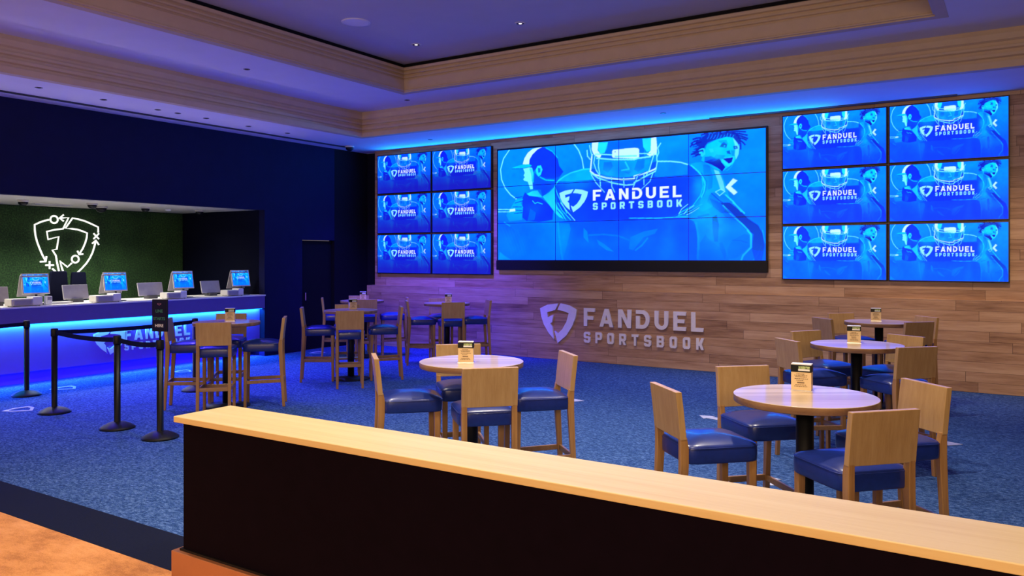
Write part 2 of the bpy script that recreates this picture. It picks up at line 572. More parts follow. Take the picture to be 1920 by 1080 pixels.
def glyph(ch):
    """returns (width, [loops])"""
    t = 0.22
    if ch == 'F':
        return 0.70, [[(0, 0), (t, 0), (t, .36), (.60, .36), (.60, .56), (t, .56), (t, .80), (.70, .80), (.70, 1), (0, 1)]]
    if ch == 'A':
        return 0.86, [[(0, 0), (.23, 0), (.29, .18), (.57, .18), (.63, 0), (.86, 0), (.54, 1), (.32, 1)], [(.35, .37), (.51, .37), (.43, .66)]]
    if ch == 'N':
        return 0.78, [[(0, 0), (t, 0), (t, .62), (.56, 0), (.78, 0), (.78, 1), (.56, 1), (.56, .38), (t, 1), (0, 1)]]
    if ch == 'D':
        outer = [(0, .80), (.36, .80)] + arc(.36, .5, .22, 90, -90, 10, .30) + [(t, .20), (t, .68), (0, .68), (0, 0), (.38, 0)] + arc(.38, .5, .42, -90, 90, 12, .5) + [(0, 1)]
        return 0.80, [outer]
    if ch == 'U':
        outer = [(0, 1), (0, .38)] + arc(.39, .38, .39, 180, 360, 12, .38) + [(.78, 1), (.56, 1), (.56, .38)] + arc(.39, .38, .17, 360, 180, 10, .18) + [(t, 1)]
        return 0.78, [outer]
    if ch == 'E':
        return 0.70, [[(0, 0), (.70, 0), (.70, .20), (t, .20), (t, .40), (.62, .40), (.62, .60), (t, .60), (t, .80), (.70, .80), (.70, 1), (0, 1)]]
    if ch == 'L':
        return 0.66, [[(0, 0), (.66, 0), (.66, .20), (t, .20), (t, 1), (0, 1)]]
    k = .14
    oct_o = [(k, 0), (.76 - k, 0), (.76, k), (.76, 1 - k), (.76 - k, 1), (k, 1), (0, 1 - k), (0, k)]
    oct_i = [(.25, .22), (.51, .22), (.51, .78), (.25, .78)]
    if ch == 'O':
        return 0.76, [oct_o, oct_i]
    if ch == 'S':
        return 0.76, [[(k, 0), (.76 - k, 0), (.76, k), (.76, .50), (.76 - k, .60), (.25, .60), (.25, .79), (.51, .79), (.51, .70), (.76, .70), (.76, 1 - k), (.76 - k, 1),
                       (k, 1), (0, 1 - k), (0, .50), (k, .40), (.51, .40), (.51, .21), (.25, .21), (.25, .30), (0, .30), (0, k)]]
    if ch == 'P':
        return 0.76, [[(0, 0), (.25, 0), (.25, .30), (.76 - k, .30), (.76, .30 + k), (.76, 1 - k), (.76 - k, 1), (0, 1)], [(.25, .52), (.51, .52), (.51, .78), (.25, .78)]]
    if ch == 'R':
        return 0.78, [[(0, 0), (.25, 0), (.25, .32), (.34, .32), (.50, 0), (.78, 0), (.60, .34), (.76, .44), (.76, 1 - k), (.76 - k, 1), (0, 1)], [(.25, .54), (.51, .54), (.51, .78), (.25, .78)]]
    if ch == 'T':
        return 0.76, [[(.255, 0), (.505, 0), (.505, .78), (.76, .78), (.76, 1), (0, 1), (0, .78), (.255, .78)]]
    if ch == 'B':
        return 0.76, [[(0, 0), (.76 - k, 0), (.76, k), (.76, .44), (.70, .51), (.76, .58), (.76, 1 - k), (.76 - k, 1), (0, 1)],
                      [(.25, .21), (.51, .21), (.51, .41), (.25, .41)], [(.25, .60), (.51, .60), (.51, .79), (.25, .79)]]
    if ch == 'K':
        return 0.78, [[(0, 0), (.25, 0), (.25, .34), (.33, .34), (.50, 0), (.78, 0), (.57, .50), (.78, 1), (.50, 1), (.34, .64), (.25, .64), (.25, 1), (0, 1)]]
    return 0.4, []


def word(txt, x0, x1, y0, y1):
    """letters of a word spread between x0 and x1: list of letters, each a list of loops"""
    h = y1 - y0
    ws = [glyph(c)[0] for c in txt]
    n = len(txt)
    gap_share = 0.29 if len(txt) < 8 else 0.62
    tot = sum(ws)
    s = (x1 - x0) / (tot + gap_share * (n - 1))
    out, x = [], x0
    for c, wd in zip(txt, ws):
        out.append([[(x + px * s, y0 + py * h) for px, py in lp] for lp in glyph(c)[1]])
        x += (wd + gap_share) * s
    return out


SH_L = [(.0, .86), (.20, .955), (.50, 1.0), (.42, .83), (.20, .765), (.215, .64), (.36, .705), (.335, .52), (.285, .49), (.345, .40), (.375, .09), (.42, .05), (.24, .24), (.10, .46), (.03, .66)]
SH_R = [(.56, 1.0), (.80, .955), (1.0, .86), (.97, .66), (.88, .44), (.72, .20), (.49, .0), (.40, .30), (.49, .235), (.62, .36), (.73, .55), (.79, .765), (.63, .815), (.48, .835)]


def shield(x0, x1, y0, y1):
    f = lambda L: [(x0 + a * (x1 - x0), y0 + b * (y1 - y0)) for a, b in L]
    return [f(SH_L), f(SH_R)]
ART = [
    ('L', 'c1', 1.00, 0.0035, [(0.0518,0.998),(0.0255,0.9226),(0.0121,0.8248),(0.0168,0.7325),(0.0331,0.6541),(0.0573,0.5906),(0.0834,0.5484)]),
    ('L', 'c1', 1.00, 0.0035, [(0.3241,1.005),(0.3442,0.9434),(0.3576,0.869),(0.3643,0.7821)]),
    ('P', 'c5', 0.85, [(0.7634,0.4228),(0.7926,0.4546),(0.8285,0.4739),(0.8499,0.4159),(0.871,0.336),(0.9105,0.3002),(0.9425,0.2213),(0.956,0.1826),(0.9538,0.1002),(0.9242,0.0015),(0.8827,0.0015),(0.871,0.0903),(0.7829,0.0804),(0.7755,0.2854),(0.7535,0.3206)]),
    ('P', 'd2', 0.90, [(0.8285,0.339),(0.8439,0.3548),(0.8511,0.2814),(0.8474,0.1469),(0.8357,0.1474),(0.831,0.2263)]),
    ('P', 'd2', 0.50, [(0.8521,0.1355),(0.8616,0.1464),(0.8757,0.0571),(0.871,0.001),(0.8546,0.0908)]),
    ('P', 'd2', 0.80, [(0.778,0.3479),(0.8166,0.3677),(0.8213,0.3533),(0.7829,0.333)]),
    ('P', 'm1', 0.70, [(0.7876,0.137),(0.8069,0.2045),(0.8119,0.1816),(0.8521,0.1017),(0.8546,0.0854),(0.7876,0.0804)]),
    ('P', 'm1', 0.70, [(0.8942,0.1568),(0.9335,0.2055),(0.947,0.194),(0.9493,0.1112),(0.9105,0.0233),(0.8803,0.0069),(0.878,0.0903)]),
    ('L', 'd2', 1.00, 0.0015, [(0.8942,0.1568),(0.9197,0.1533),(0.9425,0.1365)]),
    ('L', 'c2', 1.00, 0.0050, [(0.9425,0.2323),(0.9538,0.199),(0.9538,0.1002),(0.9287,0.0402),(0.923,0.0015)]),
    ('L', 'c4', 1.00, 0.0030, [(0.9606,0.0015),(0.9741,0.0457),(0.9852,0.1107)]),
    ('L', 'c4', 1.00, 0.0030, [(0.9784,0.002),(0.9852,0.0402),(0.9897,0.0834)]),
    ('P', 'd1', 0.85, [(0.8521,0.4491),(0.8872,0.4462),(0.9242,0.3712),(0.9448,0.3201),(0.9762,0.269),(0.9897,0.2084),(0.9963,0.1107),(0.9875,0.002),(0.9651,0.002),(0.956,0.0893),(0.9606,0.199),(0.9335,0.2551),(0.9105,0.3226),(0.8827,0.3911)]),
    ('L', 'c2', 1.00, 0.0040, [(0.8967,0.4452),(0.915,0.405),(0.9335,0.3593)]),
    ('L', 'c2', 0.80, 0.0040, [(0.864,0.4258),(0.8872,0.3628),(0.9242,0.2829),(0.947,0.2268)]),
    ('L', 'c4', 1.00, 0.0030, [(0.9897,0.2303),(0.994,0.1757),(0.9986,0.132)]),
    ('P', 'c4', 0.95, [(0.747,0.7603),(0.7698,0.7702),(0.7924,0.7732),(0.8203,0.7558),(0.8425,0.7196),(0.8562,0.6854),(0.8671,0.6253),(0.8753,0.5722),(0.8848,0.4903),(0.8589,0.5156),(0.8314,0.5315),(0.8203,0.5132),(0.8121,0.4615),(0.8314,0.4203),(0.7981,0.3836),(0.7811,0.398),(0.7924,0.4898),(0.8063,0.5935),(0.7981,0.66),(0.7755,0.7161)]),
    ('P', 'm1', 0.55, [(0.7981,0.7524),(0.8203,0.7424),(0.8314,0.6561),(0.8287,0.5648),(0.8147,0.5529),(0.8092,0.6194),(0.8008,0.673)]),
    ('P', 'c1', 0.60, [(0.8343,0.7077),(0.8507,0.6923),(0.8644,0.6124),(0.8725,0.5275),(0.8562,0.5484),(0.848,0.6144)]),
    ('L', 'd2', 1.00, 0.0025, [(0.8258,0.5256),(0.8534,0.464),(0.886,0.4094),(0.9209,0.3618)]),
    ('L', 'c2', 1.00, 0.0040, [(0.8725,0.5077),(0.8969,0.4536),(0.9236,0.3742)]),
    ('P', 'd2', 0.60, [(0.8203,0.4868),(0.848,0.4581),(0.8916,0.3638),(0.8589,0.3663),(0.8314,0.4203)]),
    ('P', 'm2', 1.00, [(0.245,0.6561),(0.266,0.7012),(0.3138,0.7603),(0.3611,0.7811),(0.4138,0.7747),(0.5576,0.7613),(0.6416,0.8045),(0.6891,0.796),(0.747,0.7633),(0.7726,0.7166),(0.7981,0.66),(0.8051,0.6),(0.8022,0.5345),(0.7895,0.4834),(0.7642,0.4258),(0.7441,0.3876),(0.7038,0.3469),(0.7486,0.3325),(0.7681,0.3087),(0.778,0.2283),(0.7804,0.0005),(0.2709,-0.002),(0.259,0.1995),(0.2619,0.3315),(0.3005,0.3419),(0.2886,0.3742),(0.259,0.464)]),
    ('P', 'c3', 0.75, [(0.259,0.6873),(0.3138,0.7588),(0.3611,0.7787),(0.3908,0.7767),(0.3974,0.727),(0.404,0.6839),(0.3138,0.6804)]),
    ('P', 'c3', 0.35, [(0.643,0.7995),(0.6891,0.7926),(0.747,0.7568),(0.747,0.6804),(0.643,0.6739),(0.6297,0.6824)]),
    ('P', 'd3', 0.60, [(0.245,0.6452),(0.3138,0.666),(0.4138,0.668),(0.5576,0.6298),(0.6297,0.6655),(0.747,0.6605),(0.7952,0.6079),(0.7924,0.5161),(0.7642,0.4392),(0.7297,0.3955),(0.6938,0.3533),(0.5379,0.34),(0.4709,0.338),(0.3325,0.334),(0.2709,0.4382)]),
    ('L', 'c2', 1.00, 0.0045, [(0.2469,0.6556),(0.2606,0.6908),(0.2865,0.7275),(0.3138,0.7543),(0.3611,0.7767),(0.3941,0.7762)]),
    ('L', 'c1', 1.00, 0.0035, [(0.643,0.8015),(0.6891,0.7945),(0.724,0.7801),(0.747,0.7603)]),
    ('L', 'c2', 1.00, 0.0040, [(0.7585,0.7519),(0.7811,0.7022),(0.7981,0.6536),(0.8051,0.5935),(0.8008,0.535),(0.7924,0.4963)]),
    ('L', 'c3', 1.00, 0.0030, [(0.7952,0.6476),(0.7993,0.5811),(0.7895,0.5097),(0.7642,0.4328),(0.7182,0.3762)]),
    ('L', 'd2', 1.00, 0.0020, [(0.7924,0.6873),(0.8106,0.6194),(0.8078,0.5538),(0.7981,0.5022)]),
    ('P', 'c2', 0.80, [(0.2409,0.5414),(0.2499,0.5027),(0.259,0.4581),(0.2797,0.406),(0.2931,0.3489),(0.2649,0.3757),(0.2469,0.4144)]),
    ('L', 'c2', 1.00, 0.0025, [(0.245,0.6521),(0.259,0.5702),(0.2762,0.4953),(0.2968,0.4065)]),
    ('L', 'c1', 1.00, 0.0020, [(0.2709,0.5007),(0.2945,0.4298),(0.3296,0.3404)]),
    ('L', 'c2', 1.00, 0.0020, [(0.259,0.5017),(0.2769,0.4313),(0.3122,0.3474)]),
    ('L', 'd2', 1.00, 0.0030, [(0.2559,0.4392),(0.2769,0.3871),(0.2886,0.3489)]),
    ('P', 'd1', 0.80, [(0.7901,0.4347),(0.7634,0.3831),(0.7338,0.3623),(0.7188,0.3633),(0.7437,0.396)]),
    ('L', 'c2', 1.00, 0.0020, [(0.7948,0.4432),(0.7585,0.3945),(0.7139,0.3578)]),
    ('L', 'c1', 1.00, 0.0018, [(0.7486,0.4471),(0.7262,0.4089),(0.7164,0.3692)]),
    ('L', 'c1', 1.00, 0.0018, [(0.7681,0.4337),(0.7437,0.396),(0.7338,0.3677)]),
    ('L', 'c1', 1.00, 0.0018, [(0.7852,0.4154),(0.7634,0.3831),(0.7437,0.3613)]),
    ('L', 'c4', 0.70, 0.0070, [(0.2604,0.3256),(0.2649,0.1995),(0.2738,0.0605),(0.2797,0.001)]),
    ('P', 'c5', 0.50, [(0.2649,0.3251),(0.3062,0.3166),(0.3122,0.2725),(0.3033,0.1856),(0.2886,0.0605),(0.2769,0.0104),(0.2678,0.1866)]),
    ('P', 'c5', 0.80, [(0.3641,0.2764),(0.3785,0.2452),(0.3843,0.1464),(0.3641,0.196)]),
    ('L', 'c5', 0.60, 0.0050, [(0.3843,0.2139),(0.4434,0.2179),(0.4985,0.204),(0.5389,0.1667)]),
    ('P', 'c4', 0.70, [(0.4153,0.1762),(0.4434,0.139),(0.482,0.0715),(0.4545,0.0839),(0.4237,0.133)]),
    ('P', 'c5', 0.60, [(0.5432,0.1906),(0.5909,0.2362),(0.6428,0.2571),(0.6326,0.2169),(0.5909,0.1886),(0.5539,0.0829),(0.5379,0.0948)]),
    ('L', 'c4', 0.70, 0.0050, [(0.6067,0.1826),(0.5857,0.1241),(0.5619,0.0829)]),
    ('L', 'c2', 1.00, 0.0020, [(0.5379,0.3489),(0.6428,0.3419),(0.7188,0.3459),(0.7511,0.3469)]),
    ('L', 'c4', 0.60, 0.0060, [(0.7755,0.2968),(0.7829,0.1826),(0.7804,0.0119)]),
    ('P', 'm1', 1.00, [(0.427,0.9931),(0.5576,0.996),(0.5933,0.996),(0.5933,0.8243),(0.5576,0.8303),(0.427,0.8511)]),
    ('P', 'w', 1.00, [(0.3974,1.0),(0.4221,0.9995),(0.4188,0.9305),(0.4334,0.8854),(0.427,0.8581),(0.404,0.8973),(0.3958,0.9414)]),
    ('P', 'w', 1.00, [(0.6192,0.998),(0.6371,1.0),(0.6402,0.9122),(0.6387,0.8581),(0.6145,0.8486),(0.604,0.864),(0.6176,0.8958)]),
    ('P', 'c2', 1.00, [(0.4221,0.994),(0.4592,0.9926),(0.4559,0.938),(0.4463,0.9042),(0.4301,0.9002),(0.4204,0.9375)]),
    ('P', 'c2', 1.00, [(0.5872,0.9975),(0.6192,0.9965),(0.6176,0.8958),(0.604,0.8844),(0.5903,0.928)]),
    ('P', 'm1', 0.60, [(0.4592,0.9926),(0.472,0.9916),(0.4625,0.9156),(0.4496,0.8898),(0.4463,0.9042)]),
    ('P', 'c4', 0.85, [(0.427,0.8442),(0.5576,0.8233),(0.6145,0.8278),(0.6145,0.739),(0.5995,0.7136),(0.5379,0.6878),(0.4944,0.6829),(0.4334,0.7151),(0.4138,0.7533)]),
    ('P', 'm2', 0.55, [(0.4432,0.8273),(0.472,0.8228),(0.4785,0.7866),(0.4592,0.733),(0.4399,0.7643)]),
    ('P', 'm2', 0.55, [(0.5689,0.8213),(0.5964,0.8238),(0.5933,0.7558),(0.572,0.7246),(0.5566,0.7474)]),
    ('L', 'c2', 1.00, 0.0050, [(0.5243,0.8149),(0.5291,0.7931),(0.5383,0.7533),(0.5102,0.7469)]),
    ('P', 'd2', 0.40, [(0.5196,0.732),(0.5576,0.7335),(0.5471,0.7315),(0.5379,0.7151),(0.5414,0.7047)]),
    ('P', 'w', 1.00, [(0.4785,0.9236),(0.5576,0.927),(0.5703,0.9211),(0.5751,0.9102),(0.5751,0.8481),(0.5689,0.8387),(0.5576,0.8372),(0.4785,0.8571),(0.4746,0.8715),(0.4753,0.9136)]),
    ('P', 'c2', 0.70, [(0.4849,0.8734),(0.5576,0.8685),(0.5673,0.8665),(0.5673,0.8526),(0.4849,0.8596)]),
    ('L', 'd2', 1.00, 0.0030, [(0.4863,0.9082),(0.4863,0.9032)]),
    ('L', 'c1', 1.00, 0.0035, [(0.4138,0.8993),(0.4753,0.8819)]),
    ('L', 'c1', 1.00, 0.0045, [(0.4155,0.8635),(0.4785,0.8427),(0.5576,0.8303),(0.572,0.8382),(0.6176,0.8447)]),
    ('L', 'c1', 1.00, 0.0030, [(0.5751,0.8759),(0.6176,0.87)]),
    ('L', 'w', 1.00, 0.0045, [(0.3974,0.8983),(0.3941,0.8278),(0.3908,0.7568),(0.4073,0.7261),(0.4529,0.6918),(0.5102,0.6705),(0.5576,0.671),(0.5566,0.6923),(0.5995,0.7136),(0.6297,0.737),(0.6371,0.7494)]),
    ('L', 'c1', 1.00, 0.0040, [(0.3925,0.7424),(0.4204,0.6958),(0.4785,0.6462),(0.5258,0.6228),(0.5576,0.6263),(0.5566,0.6402),(0.5995,0.6864),(0.6342,0.7226)]),
    ('L', 'c1', 1.00, 0.0030, [(0.4106,0.9032),(0.404,0.8263),(0.4138,0.7608),(0.4301,0.7087)]),
    ('L', 'c1', 1.00, 0.0030, [(0.4237,0.8516),(0.4221,0.795),(0.427,0.7375),(0.4301,0.6238)]),
    ('L', 'c1', 1.00, 0.0030, [(0.6297,0.8665),(0.6207,0.7995),(0.6131,0.7395),(0.5995,0.6864)]),
    ('L', 'c1', 1.00, 0.0030, [(0.6387,0.872),(0.6402,0.7901),(0.6357,0.7295)]),
    ('L', 'c1', 1.00, 0.0030, [(0.472,0.6963),(0.4736,0.6189),(0.4849,0.5682)]),
    ('L', 'c1', 1.00, 0.0030, [(0.518,0.6834),(0.5196,0.6065)]),
    ('L', 'c1', 1.00, 0.0030, [(0.5689,0.6903),(0.5627,0.6496),(0.5535,0.6025)]),
    ('L', 'c1', 1.00, 0.0030, [(0.5933,0.7146),(0.5933,0.6184)]),
    ('L', 'c1', 1.00, 0.0025, [(0.3941,0.7275),(0.4138,0.6541),(0.4463,0.5722)]),
    ('L', 'c1', 1.00, 0.0025, [(0.6266,0.7171),(0.6145,0.6432),(0.5781,0.5722)]),
    ('L', 'd2', 1.00, 0.0020, [(0.4301,0.7231),(0.4944,0.6864),(0.5576,0.6849),(0.5995,0.7241)]),
    ('L', 'c1', 1.00, 0.0035, [(0.3777,0.9375),(0.3793,0.8873),(0.3908,0.8566)]),
    ('L', 'c1', 1.00, 0.0030, [(0.6535,0.9474),(0.643,0.9117),(0.6461,0.8705),(0.6387,0.8308)]),
    ('L', 'c1', 1.00, 0.0030, [(0.3876,0.9787),(0.3908,0.9355),(0.3974,0.8844)]),
    ('P', 'm2', 1.00, [(0.1565,0.7747),(0.1957,0.7469),(0.245,0.7256),(0.2797,0.7648),(0.245,0.6452),(0.1957,0.5543),(0.1887,0.6218),(0.1528,0.6293),(0.1493,0.7007)]),
    ('P', 'd3', 1.00, [(0.1384,0.8556),(0.1384,0.9117),(0.1528,0.9618),(0.1744,0.9916),(0.1957,0.9975),(0.2134,0.9906),(0.2415,0.9504),(0.2571,0.8998),(0.266,0.8179),(0.283,0.7682),(0.2693,0.73),(0.245,0.7146),(0.2099,0.7231),(0.1904,0.7404),(0.1887,0.8),(0.1637,0.8035),(0.1565,0.7672),(0.1493,0.8055),(0.1456,0.8357)]),
    ('P', 'w', 1.00, [(0.1111,0.86),(0.1183,0.9112),(0.1329,0.9578),(0.1528,0.9881),(0.1779,0.997),(0.1957,0.999),(0.1744,0.9806),(0.1528,0.9395),(0.1401,0.8968),(0.1384,0.8521)]),
    ('P', 'c3', 1.00, [(0.0612,0.8293),(0.0834,0.8452),(0.1128,0.8571),(0.1384,0.8556),(0.151,0.8387),(0.1128,0.8218),(0.0834,0.8208)]),
    ('L', 'd2', 1.00, 0.0020, [(0.0631,0.8253),(0.1128,0.8199),(0.1493,0.8278)]),
    ('P', 'c1', 1.00, [(0.1128,0.8184),(0.1384,0.8258),(0.151,0.8203),(0.1565,0.7747),(0.1528,0.7002),(0.1547,0.6328),(0.1438,0.6303),(0.1384,0.6645),(0.1329,0.6993),(0.1165,0.7122),(0.1128,0.7241),(0.1201,0.7419),(0.1146,0.7578),(0.1201,0.7797)]),
    ('P', 'c3', 0.80, [(0.1384,0.8184),(0.1528,0.8164),(0.16,0.7593),(0.1581,0.6849),(0.1493,0.7007),(0.1475,0.7608)]),
    ('P', 'c2', 1.00, [(0.1744,0.8352),(0.1887,0.8367),(0.1957,0.799),(0.1887,0.7553),(0.1797,0.738),(0.1709,0.7578),(0.1672,0.803)]),
    ('P', 'm2', 0.90, [(0.1762,0.8164),(0.1869,0.8114),(0.1869,0.7777),(0.1779,0.7717)]),
    ('L', 'c3', 1.00, 0.0040, [(0.185,0.7335),(0.2099,0.7042),(0.245,0.6963)]),
    ('L', 'c3', 1.00, 0.0030, [(0.2099,0.9891),(0.238,0.9509),(0.259,0.8923)]),
    ('P', 'c2', 1.00, [(0.1275,0.5911),(0.1528,0.6144),(0.1744,0.6174),(0.185,0.5851),(0.1957,0.5543),(0.1672,0.5648),(0.1384,0.5747)]),
    ('P', 'c2', 0.85, [(0.1957,0.5618),(0.2241,0.596),(0.245,0.6377),(0.2485,0.5419),(0.245,0.4248),(0.2241,0.4854)]),
    ('P', 'd3', 1.00, [(0.1093,0.5553),(0.1201,0.6069),(0.1384,0.5747),(0.1744,0.5603),(0.1957,0.5395),(0.2241,0.4854),(0.245,0.4248),(0.2409,0.4278),(0.238,0.3519),(0.1801,0.3365),(0.1275,0.3489),(0.1054,0.3861),(0.1086,0.4764)]),
    ('P', 'm1', 0.80, [(0.1432,0.4605),(0.1678,0.4203),(0.1616,0.3568),(0.1306,0.3454),(0.1368,0.3965)]),
    ('L', 'c2', 1.00, 0.0020, [(0.1528,0.5285),(0.1637,0.5017),(0.1744,0.5117),(0.1957,0.4948)]),
    ('P', 'c4', 0.90, [(0.0612,0.4839),(0.0834,0.5504),(0.1128,0.5474),(0.1019,0.5107),(0.1128,0.472),(0.1056,0.4199),(0.0573,0.4233)]),
    ('P', 'c4', 0.90, [(0.0448,0.4486),(0.0704,0.4928),(0.1117,0.4566),(0.1086,0.3985),(0.1086,0.3598),(0.0511,0.3504),(0.0384,0.4035)]),
    ('L', 'd2', 1.00, 0.0025, [(0.0674,0.4799),(0.1054,0.4769)]),
    ('L', 'd2', 1.00, 0.0025, [(0.0737,0.4501),(0.1086,0.4442)]),
    ('L', 'd2', 1.00, 0.0025, [(0.0737,0.4208),(0.1086,0.4248)]),
    ('L', 'd2', 1.00, 0.0025, [(0.076,0.5132),(0.1128,0.5325)]),
    ('L', 'd2', 1.00, 0.0025, [(0.076,0.5583),(0.1093,0.5702)]),
    ('P', 'w', 1.00, [(0.0528,0.4615),(0.0768,0.4625),(0.0785,0.4412),(0.0528,0.4362)]),
    ('L', 'c1', 1.00, 0.0025, [(0.0008,0.462),(0.0544,0.4581)]),
    ('L', 'c1', 1.00, 0.0025, [(0.0008,0.4402),(0.0544,0.4362)]),
    ('P', 'm2', 0.40, [(0.0025,0.3663),(0.0384,0.3444),(0.0865,0.2442),(0.1054,0.1007),(0.0544,0.0035),(0.0025,0.003)]),
    ('L', 'c5', 0.35, 0.0025, [(0.0156,0.3062),(0.0384,0.1935),(0.0641,0.0427)]),
    ('L', 'c5', 0.35, 0.0025, [(0.0302,0.2988),(0.0528,0.1866),(0.0768,0.0427)]),
    ('L', 'c5', 0.35, 0.0025, [(0.0448,0.2918),(0.0674,0.1797),(0.0895,0.0422)]),
    ('L', 'c5', 0.35, 0.0025, [(0.0594,0.2844),(0.0817,0.1727),(0.1023,0.0422)]),
    ('L', 'c5', 0.35, 0.0025, [(0.0737,0.2769),(0.0959,0.1658),(0.1148,0.0422)]),
    ('L', 'c5', 0.35, 0.0025, [(0.0879,0.27),(0.1101,0.1588),(0.1275,0.0422)]),
    ('P', 'c3', 0.60, [(0.0025,0.003),(0.009,0.0754),(0.0318,0.0362),(0.0608,0.002)]),
    ('L', 'c3', 0.80, 0.0040, [(0.0285,0.3449),(0.0544,0.3077)]),
    ('P', 'd1', 0.85, [(0.7726,0.9151),(0.7755,0.938),(0.7952,0.9638),(0.8037,0.9816),(0.8176,0.9955),(0.8314,0.9896),(0.8451,1.001),(0.8589,0.9916),(0.8725,0.9975),(0.886,0.9861),(0.8996,0.9851),(0.9129,0.9667),(0.9209,0.933),(0.9224,0.8943),(0.9117,0.8883),(0.8996,0.937),(0.8753,0.9548),(0.8425,0.9414),(0.8147,0.9206),(0.8037,0.8898),(0.7981,0.8645),(0.7895,0.8859)]),
    ('L', 'd2', 0.80, 0.0030, [(0.8176,0.9792),(0.7924,0.9677),(0.7698,0.9553)]),
    ('L', 'd2', 0.80, 0.0030, [(0.816,0.9702),(0.7909,0.9568),(0.7728,0.9345)]),
    ('L', 'd2', 0.80, 0.0030, [(0.8141,0.9613),(0.7895,0.9459),(0.7761,0.9345)]),
    ('L', 'd2', 0.80, 0.0030, [(0.8125,0.9524),(0.7883,0.935),(0.7673,0.9156)]),
    ('L', 'd2', 0.80, 0.0030, [(0.8108,0.9434),(0.7868,0.9241),(0.7704,0.9156)]),
    ('L', 'd2', 0.80, 0.0030, [(0.8092,0.935),(0.7854,0.9127),(0.7735,0.8943)]),
    ('L', 'd2', 0.80, 0.0030, [(0.8076,0.9261),(0.7839,0.9017),(0.7646,0.8968)]),
    ('L', 'd2', 0.80, 0.0030, [(0.8059,0.9171),(0.7825,0.8908),(0.7677,0.8754)]),
    ('L', 'd2', 0.80, 0.0030, [(0.8043,0.9082),(0.7811,0.8799),(0.771,0.8759)]),
    ('L', 'd2', 0.80, 0.0030, [(0.8024,0.8993),(0.7796,0.869),(0.7622,0.8566)]),
    ('L', 'd2', 0.80, 0.0030, [(0.8008,0.8903),(0.7784,0.8581),(0.7652,0.8571)]),
    ('L', 'd2', 0.80, 0.0030, [(0.7991,0.8814),(0.777,0.8471),(0.7683,0.8357)]),
    ('L', 'd2', 0.80, 0.0030, [(0.7975,0.8725),(0.7755,0.8357),(0.7595,0.8377)]),
    ('L', 'd2', 0.80, 0.0030, [(0.7959,0.8635),(0.7741,0.8248),(0.7628,0.8169)]),
    ('L', 'c4', 0.70, 0.0016, [(0.8203,0.9931),(0.8176,0.9658),(0.8121,0.9509)]),
    ('L', 'c4', 0.70, 0.0016, [(0.8304,0.9846),(0.8275,0.9643),(0.8223,0.9489)]),
    ('L', 'c4', 0.70, 0.0016, [(0.8402,0.9757),(0.8375,0.9623),(0.8326,0.9469)]),
    ('L', 'c4', 0.70, 0.0016, [(0.8501,0.9871),(0.8474,0.9603),(0.8427,0.9449)]),
    ('L', 'c4', 0.70, 0.0016, [(0.8599,0.9787),(0.8573,0.9583),(0.8529,0.9429)]),
    ('L', 'c4', 0.70, 0.0016, [(0.8698,0.9702),(0.8671,0.9563),(0.863,0.9409)]),
    ('L', 'c4', 0.70, 0.0016, [(0.8796,0.9811),(0.877,0.9543),(0.8731,0.939)]),
    ('L', 'c4', 0.70, 0.0016, [(0.8893,0.9727),(0.8866,0.9524),(0.8831,0.937)]),
    ('L', 'c4', 0.70, 0.0016, [(0.899,0.9643),(0.8963,0.9504),(0.8932,0.935)]),
    ('P', 'c3', 1.00, [(0.8121,0.9082),(0.8425,0.9385),(0.8753,0.9548),(0.8969,0.9439),(0.9102,0.9027),(0.9156,0.8695),(0.9144,0.8119),(0.9049,0.7752),(0.8916,0.7191),(0.878,0.6918),(0.8616,0.6908),(0.8314,0.7211),(0.8008,0.7717),(0.7924,0.7861),(0.7981,0.8248)]),
    ('P', 'c1', 0.60, [(0.8969,0.9439),(0.9102,0.9027),(0.917,0.8695),(0.9144,0.8119),(0.9063,0.7747),(0.9022,0.8139),(0.9049,0.865)]),
    ('P', 'd1', 1.00, [(0.8008,0.7732),(0.8314,0.7931),(0.8534,0.7896),(0.8616,0.7558),(0.8725,0.7216),(0.8616,0.6878),(0.848,0.7156),(0.8258,0.7484)]),
    ('P', 'c2', 0.90, [(0.8589,0.7628),(0.8616,0.7886),(0.886,0.8005),(0.9022,0.801),(0.8996,0.7563),(0.8833,0.7201),(0.8698,0.7414)]),
    ('P', 'd1', 1.00, [(0.863,0.7881),(0.8969,0.7926),(0.8928,0.7573),(0.8833,0.7459),(0.8698,0.7742)]),
    ('P', 'd1', 0.80, [(0.8671,0.9171),(0.878,0.8958),(0.8753,0.8705),(0.8534,0.8809),(0.8589,0.9027)]),
    ('P', 'c3', 1.00, [(0.8665,0.8903),(0.8714,0.8898),(0.8714,0.8789),(0.8671,0.8799)]),
    ('P', 'm1', 0.50, [(0.8425,0.8243),(0.8725,0.8124),(0.8644,0.7881),(0.848,0.7841),(0.8314,0.7931)]),
    ('P', 'm1', 0.50, [(0.848,0.9305),(0.8753,0.932),(0.8807,0.8953),(0.8589,0.9057)]),
    ('P', 'm2', 0.70, [(0.8037,0.8109),(0.8258,0.8139),(0.848,0.7841),(0.8314,0.7672),(0.8037,0.7747)]),
    ('P', 'm1', 0.50, [(0.8901,0.8486),(0.9022,0.8462),(0.9022,0.801),(0.8928,0.803)]),
    ('P', 'd2', 0.60, [(0.8753,0.7117),(0.8942,0.738),(0.9022,0.7692),(0.8901,0.7191),(0.878,0.6953),(0.8644,0.6893)]),
    ('P', 'd1', 0.80, [(0.8969,0.8794),(0.9102,0.8804),(0.9129,0.8571),(0.8996,0.8531)]),
    ('P', 'c3', 1.00, [(0.9029,0.8705),(0.9066,0.8705),(0.9066,0.863),(0.9031,0.863)]),
